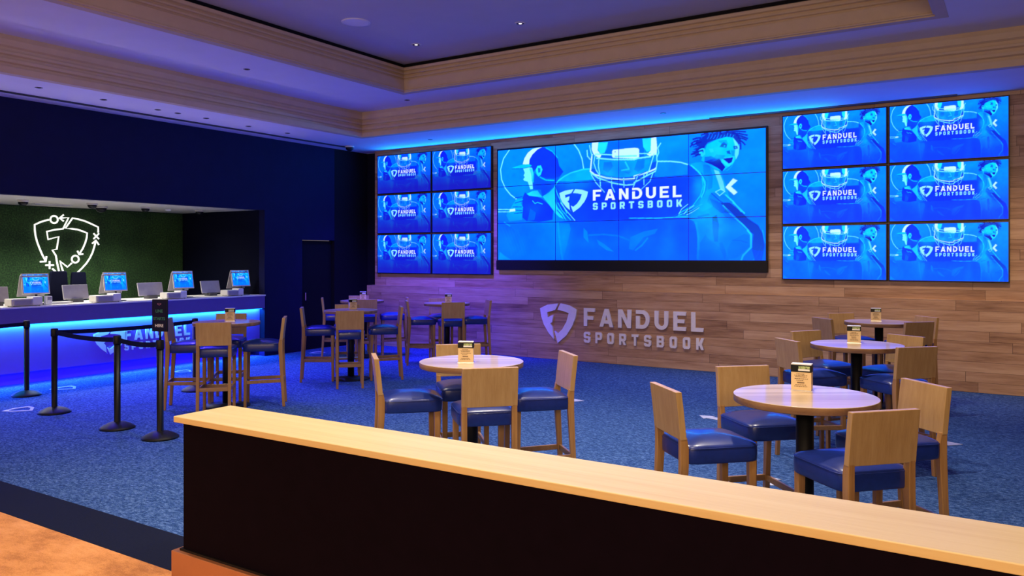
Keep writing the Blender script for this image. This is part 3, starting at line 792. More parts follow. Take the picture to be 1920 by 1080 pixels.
    ('P', 'd2', 0.80, [(0.8753,0.8447),(0.886,0.8491),(0.8901,0.8159),(0.878,0.8248)]),
    ('P', 'c2', 1.00, [(0.7839,0.867),(0.7924,0.8854),(0.8037,0.8764),(0.8063,0.8303),(0.7952,0.8124),(0.7868,0.8333)]),
    ('P', 'd2', 0.80, [(0.7938,0.862),(0.8008,0.8605),(0.7993,0.8412)]),
    ('P', 'c2', 0.70, [(0.8176,0.8739),(0.8314,0.8715),(0.8343,0.8452),(0.8232,0.8402)]),
    ('L', 'd1', 0.90, 0.0050, [(0.8807,0.9926),(0.909,0.9906),(0.9369,0.9811)]),
    ('L', 'd1', 0.90, 0.0050, [(0.8942,0.9801),(0.9183,0.9707),(0.9421,0.9543)]),
    ('L', 'd1', 0.90, 0.0050, [(0.9076,0.9613),(0.9257,0.9489),(0.9435,0.9285)]),
    ('L', 'd1', 0.90, 0.0050, [(0.9129,0.9409),(0.9263,0.9325),(0.9396,0.9166)]),
    ('L', 'd1', 0.90, 0.0050, [(0.9183,0.9206),(0.9269,0.9052),(0.9355,0.8819)]),
    ('L', 'd1', 0.90, 0.0050, [(0.9209,0.8943),(0.9209,0.8759),(0.9209,0.8496)]),
    ('L', 'd1', 0.90, 0.0050, [(0.7642,0.9166),(0.7599,0.9117),(0.7556,0.8983)]),
    ('L', 'd1', 0.90, 0.0050, [(0.7895,0.9648),(0.777,0.9648),(0.7642,0.9563)]),
    ('L', 'd1', 0.90, 0.0050, [(0.7924,0.9315),(0.7784,0.9246),(0.7642,0.9102)]),
    ('L', 'd1', 0.90, 0.0050, [(0.8037,0.8898),(0.7895,0.8829),(0.7755,0.8685)]),
    ('L', 'd1', 0.90, 0.0050, [(0.7811,0.9469),(0.7698,0.9395),(0.7585,0.9246)]),
    ('L', 'd1', 0.90, 0.0050, [(0.7981,0.8645),(0.7784,0.8551),(0.7585,0.8382)]),
    ('L', 'd1', 0.90, 0.0050, [(0.7895,0.8328),(0.7811,0.8318),(0.7726,0.8223)]),
    ('L', 'd1', 0.90, 0.0050, [(0.8147,0.9926),(0.8037,0.9926),(0.7924,0.9841)]),
    ('L', 'd1', 0.90, 0.0050, [(0.8314,0.996),(0.8258,1.006),(0.8203,1.0079)]),
    ('L', 'd1', 0.90, 0.0050, [(0.8589,0.9772),(0.8562,0.995),(0.8534,1.0045)]),
    ('L', 'd1', 0.90, 0.0050, [(0.8753,0.9806),(0.8766,0.994),(0.878,0.9995)]),
    ('P', 'w', 1.00, [(0.8969,0.6313),(0.9109,0.6134),(0.8901,0.5707),(0.9109,0.5231),(0.8996,0.5037),(0.8725,0.5663)]),
    ('L', 'c1', 1.00, 0.0020, [(0.8398,0.534),(0.8534,0.5032),(0.8698,0.534),(0.8589,0.5548),(0.8398,0.534)]),
]


# ------------------------------------------------------------------ picture shown on the displays (drawn from outlines, held as mesh colours)
def srgb(r, g, b):
    return np.array([((c / 255) / 12.92 if c <= 10.3 else ((c / 255 + 0.055) / 1.055) ** 2.4) for c in (r, g, b)])


PAL = {'w': srgb(205, 250, 250), 'c1': srgb(120, 245, 250), 'c2': srgb(30, 220, 250), 'c3': srgb(0, 200, 252), 'c4': srgb(0, 170, 255), 'c5': srgb(0, 150, 255),
       'm1': srgb(0, 118, 250), 'm2': srgb(4, 96, 245), 'd3': srgb(8, 66, 240), 'd2': srgb(6, 60, 215), 'd1': srgb(16, 34, 200)}


def draw(W, H, shade):
    SS = 2
    w_, h_ = W * SS, H * SS
    img = np.zeros((h_, w_, 3))
    vv = (np.arange(h_) + .5) / h_
    uu = (np.arange(w_) + .5) / w_
    A_, B_ = srgb(0, 150, 255), srgb(0, 122, 255)
    t = np.clip(1 - vv, 0, 1)[:, None, None]
    img[:] = A_ * (1 - t) + B_ * t

    def cover(loops):
        pts = [p for lp in loops for p in lp]
        x0 = max(0, int(min(p[0] for p in pts) * w_) - 1)
        x1 = min(w_, int(max(p[0] for p in pts) * w_) + 2)
        y0 = max(0, int(min(p[1] for p in pts) * h_) - 1)
        y1 = min(h_, int(max(p[1] for p in pts) * h_) + 2)
        if x1 <= x0 or y1 <= y0:
            return None
        X, Y = np.meshgrid(uu[x0:x1], vv[y0:y1])
        ins = np.zeros(X.shape, bool)
        for lp in loops:
            n = len(lp)
            for i in range(n):
                ax, ay = lp[i]
                bx, by = lp[(i + 1) % n]
                if ay == by:
                    continue
                c = ((ay > Y) != (by > Y)) & (X < (bx - ax) * (Y - ay) / (by - ay) + ax)
                ins ^= c
        return x0, x1, y0, y1, ins

    def put(r, col, a):
        if r is None:
            return
        x0, x1, y0, y1, ins = r
        s = img[y0:y1, x0:x1]
        s[ins] = s[ins] * (1 - a) + col * a

    asp = 2.416
    for op in ART:
        if op[0] == 'P':
            put(cover([op[3]]), PAL[op[1]], op[2])
        else:
            _, cn, a, wd, pts = op
            for (ax, ay), (bx, by) in zip(pts[:-1], pts[1:]):
                dx, dy = (bx - ax) * asp, by - ay
                l = math.hypot(dx, dy) or 1e-6
                hw = wd * asp * 0.55
                nx, ny = -dy / l * hw, dx / l * hw
                ex, ey = dx / l * hw * .5, dy / l * hw * .5
                q = [(ax + (nx - ex) / asp, ay + ny - ey), (bx + (nx + ex) / asp, by + ny + ey), (bx - (nx - ex) / asp, by - ny + ey), (ax - (nx + ex) / asp, ay - ny - ey)]
                put(cover([q]), PAL[cn], a)
    # broad tonal shapes on the bodies
    U_, V_ = np.meshgrid(uu, vv)
    for (bu, bv, ru, rv, cn, am) in [(.50, .50, .13, .10, 'd2', .45), (.62, .56, .08, .10, 'd3', .5), (.33, .66, .06, .07, 'c3', .35), (.50, .76, .05, .08, 'd3', .35), (.46, .72, .03, .06, 'c2', .3), (.55, .72, .025, .05, 'c2', .2),
                                     (.80, .40, .04, .10, 'c3', .55), (.84, .22, .03, .10, 'c2', .4), (.88, .12, .05, .10, 'c4', .4), (.79, .58, .025, .09, 'c3', .5), (.90, .35, .03, .08, 'd2', .45),
                                     (.10, .30, .10, .12, 'd3', .35), (.16, .45, .03, .05, 'm1', .4), (.20, .62, .05, .06, 'd2', .4), (.05, .12, .05, .12, 'c4', .35), (.28, .15, .03, .16, 'c4', .45), (.68, .15, .03, .16, 'c4', .3),
                                     (.845, .83, .018, .05, 'c2', .4), (.82, .76, .02, .04, 'd2', .35), (.42, .14, .08, .05, 'c5', .3), (.56, .17, .07, .05, 'c5', .35), (.95, .6, .05, .2, 'c5', .3)]:
        g_ = (np.exp(-((U_ - bu) / ru) ** 2 - ((V_ - bv) / rv) ** 2) * am)[..., None]
        img[:] = img * (1 - g_) + PAL[cn] * g_
    soft = img.copy()
    for ax_ in (0, 1):
        soft = (np.roll(soft, 1, ax_) + soft * 2 + np.roll(soft, -1, ax_)) / 4
    img[2:-2, 2:-2] = soft[2:-2, 2:-2]
    # soft cloudy variation, as in the displayed picture
    rs_ = np.random.RandomState(4)
    def cloud(nx, ny):
        g_ = rs_.rand(ny + 1, nx + 1)
        gx, gy = np.linspace(0, nx - 1e-6, w_), np.linspace(0, ny - 1e-6, h_)
        ix, iy = gx.astype(int), gy.astype(int)
        fx_, fy_ = (gx - ix), (gy - iy)[:, None]
        fx_ = fx_ * fx_ * (3 - 2 * fx_)
        fy_ = fy_ * fy_ * (3 - 2 * fy_)
        a_ = g_[iy][:, ix] * (1 - fx_) + g_[iy][:, ix + 1] * fx_
        b__ = g_[iy + 1][:, ix] * (1 - fx_) + g_[iy + 1][:, ix + 1] * fx_
        return a_ * (1 - fy_) + b__ * fy_ - .5
    cl = cloud(9, 5) * .5 + cloud(26, 12) * .35 + cloud(70, 30) * .22
    img[..., 1] = np.clip(img[..., 1] * (1 + cl * .55), 0, 1)
    # lower fade into blue
    f = np.clip((0.36 - vv) / 0.36, 0, 1)[:, None, None] * 0.55
    img[:] = img * (1 - f) + srgb(0, 116, 255) * f
    if shade is not None:
        k = shade
        img[..., 1] = np.minimum((img[..., 1] ** k['gam']) * k['mul'][1], 1)
        img[..., 2] *= k['mul'][2]
        g = np.clip((0.62 - vv) / 0.5, 0, 1)[:, None, None] * k['low']
        img[:] = img * (1 - g) + srgb(*k['col']) * g
    for lp in shield(.266, .381, .413, .612):
        put(cover([lp]), srgb(150, 245, 250), 1)
    for lt in word('FANDUEL', .401, .726, .505, .597):
        put(cover(lt), srgb(235, 252, 252), 1)
    for lt in word('SPORTSBOOK', .401, .728, .428, .486):
        put(cover(lt), srgb(150, 245, 250), 1)
    img = img.reshape(H, SS, W, SS, 3).mean(axis=(1, 3))
    img[..., 2] = np.where(img[..., 2] > 0.8, img[..., 2] * 2.6, img[..., 2])
    return img


def picture_mesh(img, x0, x1, z0, z1):
    """a grid of coloured points in the XZ plane facing -Y"""
    h_, w_ = img.shape[:2]
    xs = np.linspace(x0, x1, w_)
    zs = np.linspace(z0, z1, h_)
    X, Z = np.meshgrid(xs, zs)
    co = np.stack([X, np.zeros_like(X), Z], -1).reshape(-1, 3).astype(np.float32)
    idx = np.arange(w_ * h_).reshape(h_, w_)
    q = np.stack([idx[:-1, :-1], idx[:-1, 1:], idx[1:, 1:], idx[1:, :-1]], -1).reshape(-1, 4)
    me = bpy.data.meshes.new('display_image')
    me.vertices.add(len(co))
    me.vertices.foreach_set('co', co.ravel())
    me.loops.add(q.size)
    me.loops.foreach_set('vertex_index', q.ravel().astype(np.int32))
    me.polygons.add(len(q))
    me.polygons.foreach_set('loop_start', np.arange(0, q.size, 4, dtype=np.int32))
    me.update(calc_edges=True)
    at = me.attributes.new('pic', 'FLOAT_COLOR', 'POINT')
    rgba = np.ones((w_ * h_, 4), np.float32)
    rgba[:, :3] = img.reshape(-1, 3)
    at.data.foreach_set('color', rgba.ravel())
    me.materials.append(M['screen'])
    return me


# ------------------------------------------------------------------ the setting
CEIL1, CEIL2, CEIL3 = 3.97, 4.43, 4.90
YB = 12.30      # face of the plank wall
XL = -11.60     # face of the left wall

struct(box('floor', -14.2, 4.2, 3.19, 12.8, -0.1, 0.0, M['carpet']))
struct(box('trim_1', -14.2, 4.2, 2.80, 3.19, -0.1, 0.0, M['border']))
struct(box('floor_aisle', -14.2, 4.2, -4.2, 2.80, -0.1, 0.0, M['orange']))

# plank wall and the lower, slightly proud run of boards
struct(box('wall_back', -11.20, 4.2, YB, YB + 0.2, 1.22, CEIL1, M['planks']))
struct(box('wall_back_lower', -11.36, 4.2, YB - 0.07, YB + 0.2, 0.0, 1.225, M['planks'], bevel=0.004))
struct(box('wall_corner', -11.75, -10.9, YB + 0.21, YB + 0.4, 0.0, CEIL1, M['blackwall']))
struct(box('wall_right', 4.0, 4.2, -4.2, YB - 0.08, 0.0, CEIL1, M['navy']))

# left wall: band over the ticket window, full-height run with a doorway, a run before the window
struct(box('wall_left', XL - 0.15, XL, 2.6, 9.80, 2.655, CEIL1, M['navy']))
struct(box('wall_left', XL - 0.15, XL, 9.80, 10.70, 0, CEIL1, M['navy']))
struct(box('wall_left', XL - 0.15, XL, 10.70, 11.55, 2.13, CEIL1, M['navy']))
struct(box('wall_left', XL - 0.15, XL, 11.55, YB + 0.2, 0, CEIL1, M['blackwall']))  # same navy wall, coloured black for its fade into shade at the corner
struct(box('wall_left', XL - 0.15, XL, -4.2, 2.6, 0, CEIL1, M['navy']))
d = box('door_1', XL - 0.13, XL - 0.08, 10.71, 11.54, 0.01, 2.12, M['blackwall'], bevel=0.004)
struct(d)
box('door_handle', 0, 0.05, -0.30, -0.27, 0.95, 1.10, M['chrome'], d, 0.004)
# ticket booth behind the window
struct(box('wall_booth_side', -14.0, XL - 0.155, 9.80, 9.95, 0, 2.80, M['navyd']))
struct(box('wall_booth_back', -14.2, -14.0, 2.6, 9.95, 0, 2.80, M['navyd']))
struct(box('wall_booth_near', -14.0, XL - 0.155, 2.6, 2.75, 0, 2.80, M['navyd']))
struct(box('ceiling_booth', -14.0, XL - 0.151, 2.76, 9.79, 2.66, 2.76, M['cream']))

tg = MB().box(-0.035, 0, -3.42, 3.42, 0, 1.86).build('turf_panel', M['turf'], loc=(-13.96, 6.35, 0.79))
tag(tg, 'green artificial turf covering the back of the ticket booth', 'wall panel')

# ceiling: low soffit, middle soffit, high tray; mouldings between
OX0, OX1, OY0, OY1 = -10.05, 3.0, -3.2, 10.70      # opening of the low soffit
IX0, IX1, IY0, IY1 = -8.30, -0.80, -1.6, 9.80       # opening of the middle soffit


def frame_slab(name, ax0, ax1, ay0, ay1, bx0, bx1, by0, by1, z0, z1, mat):
    mb = MB()
    mb.box(ax0, bx0, ay0, ay1, z0, z1)
    mb.box(bx1, ax1, ay0, ay1, z0, z1)
    mb.box(bx0, bx1, ay0, by0, z0, z1)
    mb.box(bx0, bx1, by1, ay1, z0, z1)
    return struct(mb.build(name, mat))


frame_slab('ceiling', -14.2, 4.2, -4.2, YB + 0.2, OX0 - .12, OX1 + .12, OY0 - .12, OY1 + .12, CEIL1, CEIL1 + 0.06, M['soffit'])
frame_slab('ceiling', OX0 - .3, OX1 + .3, OY0 - .3, OY1 + .3, IX0 - .12, IX1 + .12, IY0 - .12, IY1 + .12, CEIL2, CEIL2 + 0.06, M['soffit'])
struct(MB().box(IX0 - 1.2, IX1 + 1.2, IY0 - 1.2, IY1 + 1.2, CEIL3, CEIL3 + 0.05).build('ceiling', M['ceiling']))


def crown(name, x0, x1, y0, y1, prof, mat):
    """moulding swept round a rectangular opening; prof = (outset, z)"""
    rs = []
    for (d_, z) in prof:
        rs.append([(x0 - d_, y0 - d_, z), (x1 + d_, y0 - d_, z), (x1 + d_, y1 + d_, z), (x0 - d_, y1 + d_, z)])
    mb = MB()
    n = len(rs)
    vs = [p for r in rs for p in r]
    fs = []
    for k in range(n):
        k2 = (k + 1) % n
        for i in range(4):
            j = (i + 1) % 4
            fs.append((k * 4 + i, k * 4 + j, k2 * 4 + j, k2 * 4 + i))
    mb.add(vs, fs)
    return struct(mb.build(name, mat))


h0 = CEIL1
crown('trim_2', OX0, OX1, OY0, OY1, [(.12, h0 - .004), (0.0, h0 - .004), (0.0, h0 + .075), (.04, h0 + .08), (.045, h0 + .12), (.015, h0 + .135), (.015, h0 + .17), (.05, h0 + .178), (.055, h0 + .215), (.025, h0 + .23),
                                     (.025, h0 + .26), (.06, h0 + .27), (.06, h0 + .31), (.03, h0 + .33), (.03, h0 + .40), (.05, h0 + .46), (.12, h0 + .46)], M['mould'])
h1 = CEIL2
crown('trim_3', IX0, IX1, IY0, IY1, [(.13, h1 - .004), (.012, h1 - .004), (.012, h1 + .012), (-.012, h1 + .016), (-.012, h1 + .034), (.0, h1 + .04), (.0, h1 + .19), (.03, h1 + .195), (.032, h1 + .22), (.012, h1 + .23), (.012, h1 + .25),
                                     (.045, h1 + .257), (.048, h1 + .285), (.022, h1 + .295), (.022, h1 + .315), (.06, h1 + .325), (.062, h1 + .35),
                                     (.035, h1 + .362), (.03, h1 + .40), (.05, h1 + .412), (.13, h1 + .412)], M['mould'])
crown('shadow_gap_strip', IX0, IX1, IY0, IY1, [(.085, h1 + .405), (.085, CEIL3), (.60, CEIL3), (.60, h1 + .405)], M['blackwall'])  # black ring painted in for the shade of the gap above the moulding

# slots and devices in the soffits
tag(box('slot_diffuser', -11.27, -11.17, 2.9, 11.5, CEIL1 - .008, CEIL1 - .0005, M['dgrey']), 'long dark slot diffuser in the low soffit over the navy wall', 'air vent')
tag(box('slot_diffuser', -4.1, -0.72, 12.13, 12.20, CEIL1 - .012, CEIL1 - .0005, M['dgrey']), 'thin dark slot diffuser in the soffit above the right displays', 'air vent')
names = ['nearest the left edge of the photo', 'second from the left edge', 'third from the left edge of the photo', 'fourth from the left edge of the photo',
         'middle of the row over the counter', 'third from the far corner', 'second from the far corner']
for (x, y), nm in zip([(-10.60, 5.34), (-10.66, 6.23), (-10.72, 7.09), (-10.72, 7.42), (-10.74, 7.93), (-10.80, 8.79), (-10.83, 9.65)], names):
    t = thing('soffit_downlight', 'tiny dark spot in the low left soffit, ' + nm, 'downlight', (x, y, CEIL1), group='tiny spots in the left soffit')
    MB().lathe([(.038, -.004), (.045, -.004), (.045, .01), (.028, .01), (.028, -.002)], 20, cap0=False, cap1=False).build('ring', M['dgrey'], t)
    MB().lathe([(.027, -.001), (.027, .01)], 16).build('baffle', M['blackg'], t)
for (x, y, z, lb) in [(-9.14, 7.41, CEIL2, 'tiny dark spot in the middle soffit above the left seating'), (-8.67, 10.31, CEIL2, 'tiny spot in the middle soffit near the tray corner'),
                      (-4.55, 11.36, CEIL1, 'tiny spot in the low soffit above the big video wall'), (-9.2, 11.6, CEIL1, 'tiny pale spot in the low soffit above the left displays')]:
    t = thing('soffit_downlight', lb, 'downlight', (x, y, z))
    MB().lathe([(.038, -.004), (.045, -.004), (.045, .01), (.028, .01), (.028, -.002)], 20, cap0=False, cap1=False).build('ring', M['dgrey'], t)
    MB().lathe([(.027, -.001), (.027, .01)], 16).build('baffle', M['blackg'], t)
for (x, y, lb) in [(-5.6, 8.97, 'round twin-beam downlight in the high tray, right one in view'), (-7.44, 9.05, 'round twin-beam downlight in the high tray, near the moulding corner')]:
    t = thing('tray_downlight', lb, 'downlight', (x, y, CEIL3), group='downlights in the high tray')
    MB().lathe([(.055, -.006), (.075, -.006), (.078, .0), (.05, .004)], 28, cap0=False, cap1=False).build('ring', M['lgrey'], t)
    MB().lathe([(.05, -.003), (.05, .005)], 24).build('baffle', M['blackg'], t)
    MB().lathe([(.022, -.007), (.022, -.002)], 16).build('lens', plain('lamp_lens', (.9, .85, .8), .3, emis=(1, .9, .8), estr=1.5) if 'lamp_lens' not in MATS else MATS['lamp_lens'], t)
t = thing('ceiling_speaker', 'large round white flush speaker in the high tray ceiling', 'speaker', (-7.4, 7.76, CEIL3))
MB().lathe([(.16, -.012), (.175, -.008), (.18, 0)], 40, cap0=True, cap1=False).build('grille', M['soffit'], t)
MB().lathe([(.175, -.010), (.19, -.010), (.192, 0)], 40, cap0=False, cap1=False).build('ring', M['soffit'], t)


def dome(x, y, z, lb, grp=None, r=.075):
    t = thing('dome_camera', lb, 'security camera', (x, y, z), group=grp)
    MB().lathe([(r, -.03), (r * 1.05, -.02), (r * 1.05, 0)], 28, cap0=False).build('housing', M['lgrey'], t)
    MB().lathe([(.004, -.03 - r * .8), (r * .35, -.03 - r * .76), (r * .65, -.03 - r * .6), (r * .85, -.03 - r * .35), (r * .92, -.028)], 28).build('dome', M['blackg'], t)


dome(-11.07, 11.43, CEIL1, 'dark dome camera on the soffit in the far left corner', r=.085)
dome(-12.68, 6.16, 2.66, 'black dome on the booth ceiling nearest the left edge', 'domes on the booth ceiling')
dome(-12.50, 7.12, 2.66, 'black dome on the booth ceiling above the second terminal, front one of a close pair', 'domes on the booth ceiling')
dome(-13.16, 7.65, 2.66, 'wide black dome on the booth ceiling close to the turf', 'domes on the booth ceiling', .095)
dome(-12.66, 8.14, 2.66, 'black dome on the booth ceiling right of the close pair', 'domes on the booth ceiling')
dome(-12.69, 9.23, 2.66, 'black dome on the booth ceiling nearest its dark right end', 'domes on the booth ceiling')
t = thing('air_vent', 'flat grey air vent in the booth ceiling above the line-art shield', 'air vent', (-13.32, 6.9, 2.66))
box('vent_frame', -.10, .10, -.30, .30, -.012, 0, M['lgrey'], t, .003)
for k in range(4):
    box('slat', -.08 + k * .045, -.055 + k * .045, -.27, .27, -.018, -.012, M['grey'], t)
t = thing('smoke_detector', 'small white detector on the booth ceiling between the domes', 'smoke detector', (-12.88, 8.72, 2.66))
MB().lathe([(.03, -.035), (.045, -.03), (.05, 0)], 24).build('housing', M['white'], t)

# ------------------------------------------------------------------ half wall in the foreground
pw = thing('partition_wall', 'long dark half wall with pale wooden cap and copper base across the foreground', 'partition', (0, 2.9, 0))
MB().box(-3.90, 3.8, -.165, .165, 0.18, 0.886).build('wall_panel', M['aub'], pw)
MB().box(-3.955, 3.8, -.19, .19, 0.886, 0.920).build('wood_cap', M['cap'], pw, bevel=.004)
MB().box(-3.96, 3.8, -.20, .20, 0.001, 0.18).build('baseboard', M['copper'], pw, bevel=.003)
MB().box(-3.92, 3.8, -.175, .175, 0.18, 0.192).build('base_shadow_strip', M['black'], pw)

# ------------------------------------------------------------------ displays on the plank wall
YS = 12.235
vw = thing('video_wall', 'huge video wall of twelve tiled panels showing three athletes', 'video wall', (-5.69, YB, 1.565))
x0, x1, z0, z1 = -8.124 + 5.69, -3.255 + 5.69, 1.745 - 1.565, 3.76 - 1.565
MB().box(x0 - .03, x1 + .02, YS + .012 - YB, 0, z0 - .005, z1 + .03).build('frame', M['bezel'], vw, bevel=.004)
MB().box(x0 - .025, x1 + .02, YS - .02 - YB, 0, 0, z0 - .006).build('lower_bar', M['black'], vw, bevel=.004)
BW, BH = 624, 258
big = draw(BW, BH, {'mul': (1, 1.22, 1), 'gam': 1.18, 'low': .0, 'col': (0, 116, 255)})
cw, chh = BW // 4, BH // 3
for r in range(3):
    for c in range(4):
        px0 = x0 + (x1 - x0) * c / 4
        px1 = x0 + (x1 - x0) * (c + 1) / 4
        pz0 = z0 + (z1 - z0) * r / 3
        pz1 = z0 + (z1 - z0) * (r + 1) / 3
        g = .005
        p_ = MB().box(-(px1 - px0) / 2 + .0015, (px1 - px0) / 2 - .0015, 0, .012, .0015, pz1 - pz0 - .0015).build('display_panel', M['bezel'], vw, loc=((px0 + px1) / 2, YS - YB, pz0))
        me = picture_mesh(big[r * chh:(r + 1) * chh, c * cw:(c + 1) * cw], -(px1 - px0) / 2 + g, (px1 - px0) / 2 - g, g, pz1 - pz0 - g)
        o = bpy.data.objects.new('display_image', me)
        C.objects.link(o)
        o.parent = p_
        o.location = (0, -.002, 0)

imgR = draw(260, 144, {'mul': (1, 1.4, 1), 'gam': 1.35, 'low': .66, 'col': (16, 48, 245)})
imgR2 = draw(260, 144, {'mul': (1, 1.25, 1), 'gam': 1.2, 'low': .35, 'col': (0, 86, 255)})
imgL = draw(208, 120, {'mul': (1, .95, .95), 'gam': 1.45, 'low': .85, 'col': (26, 8, 190)})


def monitor(x0, x1, z0, z1, img, lb, grp, yface=YS):
    w2, hh = (x1 - x0) / 2, z1 - z0
    t = thing('wall_display', lb, 'display', ((x0 + x1) / 2, YB, z0), group=grp)
    MB().box(-w2 + .004, w2 - .004, yface - YB, 0, .004, hh - .004).build('housing', M['bezel'], t, bevel=.004)
    if isinstance(img, bpy.types.Mesh):
        me = img
    else:
        me = picture_mesh(img, -w2 + .021, w2 - .021, .020, hh - .020)
    o = bpy.data.objects.new('display_image', me)
    C.objects.link(o)
    o.parent = t
    o.location = (0, yface - YB - .002, 0)
    return me


for side, (a, b_), ims in (('right', (-3.029, -0.118), (imgR, imgR, imgR2)), ('left', (-11.09, -8.259), (imgL, imgL, imgL))):
    zz = (1.457, 3.918) if side == 'right' else (1.46, 3.87)
    cache = {}
    for r, rn in enumerate(('top', 'middle', 'bottom')):
        for c, cn in enumerate(('left', 'right')):
            xa = a + (b_ - a) * c / 2
            xb = a + (b_ - a) * (c + 1) / 2
            zt = zz[1] - (zz[1] - zz[0]) * r / 3
            zb = zz[1] - (zz[1] - zz[0]) * (r + 1) / 3
            key = id(ims[r])
            me = monitor(xa + .004, xb - .004, zb + .003, zt - .003, cache.get(key, ims[r]), 'blue athletes display in the %s block of six, %s row, %s column' % (side, rn, cn), 'six displays %s of the video wall' % side)
            cache[key] = me


# ------------------------------------------------------------------ signs
def mounted(loops, depth, name, mat, parent, mtx):
    return mesh_obj(name, flat_shape(loops, depth), mat, parent, mtx)


# faces -Y: local x -> X, local y -> Z, extrusion -> -Y
RB = Matrix(((1, 0, 0, 0), (0, 0, -1, 0), (0, 1, 0, 0), (0, 0, 0, 1)))
# faces +X: local x -> Y, local y -> Z, extrusion -> +X
RX = Matrix(((0, 0, 1, 0), (1, 0, 0, 0), (0, 1, 0, 0), (0, 0, 0, 1)))
YW = YB - 0.07
ws = thing('wall_sign', 'raised silver shield and FANDUEL SPORTSBOOK letters on the lower plank wall', 'sign', (-5.7, YW, .30))


def logo(ws, ox, oz, sh, l1, l2, R, dep, mat):
    for lp in shield(*[v - o_ for v, o_ in zip(sh, (ox, ox, oz, oz))]):
        mounted([lp], dep, 'shield_half', mat, ws, R)
    for wd, bx in (('FANDUEL', l1), ('SPORTSBOOK', l2)):
        for lt in word(wd, bx[0] - ox, bx[1] - ox, bx[2] - oz, bx[3] - oz):
            mounted(lt, dep, 'letter', mat, ws, R)


logo(ws, -5.7, .30, (-7.20, -6.47, .295, .99), (-6.33, -4.22, .62, .925), (-6.33, -4.21, .335, .52), RB, .035, M['silver'])

# service counter
sc = thing('service_counter', 'long ticket counter with white top and blue glowing front along the left wall', 'counter', (-11.7, 6.27, 0))
MB().box(-.75, .145, -3.5, 3.52, 1.095, 1.12).build('countertop', M['ctop'], sc, bevel=.003)
MB().box(-.05, .12, -3.5, 3.52, .872, 1.094).build('fascia', M['counter'], sc, bevel=.003)
MB().box(-.06, -.02, -3.5, 3.52, .20, .872).build('front_panel', M['panel'], sc)
MB().box(-.35, -.30, -3.5, 3.52, .0, .20).build('kick_panel', M['panel'], sc)
MB().box(-.30, -.02, -3.5, 3.52, .195, .20).build('panel_underside', M['panel'], sc)
MB().box(.052, .082, -3.45, 3.49, .862, .872).build('led_strip', M['led'], sc)
logo(sc, 6.27, 0, (6.69, 7.22, .315, .69), (7.18, 8.33, .50, .69), (7.18, 8.33, .352, .465), Matrix.Translation((-.02, 0, 0)) @ RX, .02, M['silver'])

# line-art shield on the turf
P_ = {'circ1': (7.276, 2.443), 'circ2': (7.638, 1.763), 'x1': (7.201, 1.663), 'x2': (8.013, 2.173)}
ns = thing('shield_light_sign', 'white line-art shield sign with arrows, rings and crosses on the turf', 'sign', (-13.95, 7.5, 1.45))


def ntube(pts, name='tube', r=.0155):
    MB().tube([(0.01, a - 7.5, b - 1.45) for a, b in pts], r, 8).build(name, M['neon'], ns)


ntube([(7.188, 2.437), (7.06, 2.395), (6.956, 2.342), (6.960, 2.24), (6.971, 2.156), (6.995, 2.06), (7.026, 1.971), (7.075, 1.85), (7.136, 1.731)], 'left_outline')
ntube([(7.045, 1.72), (7.136, 1.725), (7.150, 1.815)], 'arrow_head')
ntube([(7.247, 1.602), (7.31, 1.54), (7.373, 1.485)], 'left_outline')
ntube([(7.366, 2.471), (7.522, 2.484), (7.427, 2.289), (7.29, 2.268), (7.155, 2.234), (7.175, 2.100), (7.353, 2.151), (7.320, 1.934), (7.247, 1.919), (7.306, 1.825), (7.325, 1.70), (7.373, 1.492)], 'inner_outline')
ntube([(7.437, 2.53), (7.366, 2.471), (7.437, 2.42)], 'arrow_head')
ntube([(7.604, 1.474), (7.69, 1.54), (7.756, 1.603), (7.835, 1.69), (7.898, 1.784), (7.945, 1.88), (7.977, 1.981), (8.005, 2.095)], 'right_outline')
ntube([(7.94, 2.04), (8.005, 2.10), (8.06, 2.02)], 'arrow_head')
ntube([(8.049, 2.237), (8.049, 2.336), (7.93, 2.388), (7.813, 2.434), (7.70, 2.462), (7.590, 2.480), (7.467, 2.297), (7.58, 2.293), (7.673, 2.283), (7.76, 2.258), (7.848, 2.225), (7.84, 2.14), (7.813, 2.049), (7.77, 1.95), (7.708, 1.853)], 'right_outline')
ntube([(7.675, 1.91), (7.705, 1.845), (7.775, 1.855)], 'arrow_head')
ntube([(7.576, 1.695), (7.501, 1.627), (7.373, 1.730), (7.41, 1.60), (7.454, 1.490)], 'inner_outline')
for k in ('circ1', 'circ2'):
    cy, cz = P_[k]
    cy, cz = cy - 7.5, cz - 1.45
    MB().tube([(0.01, cy + .062 * math.cos(a * PI / 12), cz + .062 * math.sin(a * PI / 12)) for a in range(24)], .0155, 8, True).build('ring', M['neon'], ns)
for k, rot in (('x1', 45), ('x2', 0)):
    cy, cz = P_[k]
    mb = MB()
    for s in (45, 135):
        a = math.radians(s + rot)
        mb.tube([(0.01, cy - 7.5 + .068 * math.cos(a), cz - 1.45 + .068 * math.sin(a)), (0.01, cy - 7.5 - .068 * math.cos(a), cz - 1.45 - .068 * math.sin(a))], .0155, 8)
    mb.build('cross', M['neon'], ns)

# ------------------------------------------------------------------ counter equipment
ZC = 1.12
imgS = draw(130, 84, {'mul': (1, 1.25, .9), 'gam': .95, 'low': .3, 'col': (10, 105, 225)})


def lab_eq(what, i):
    return what % ('at the photo\'s left edge', 'below the line-art shield', 'behind the post sign', 'at the dark right end')[i]


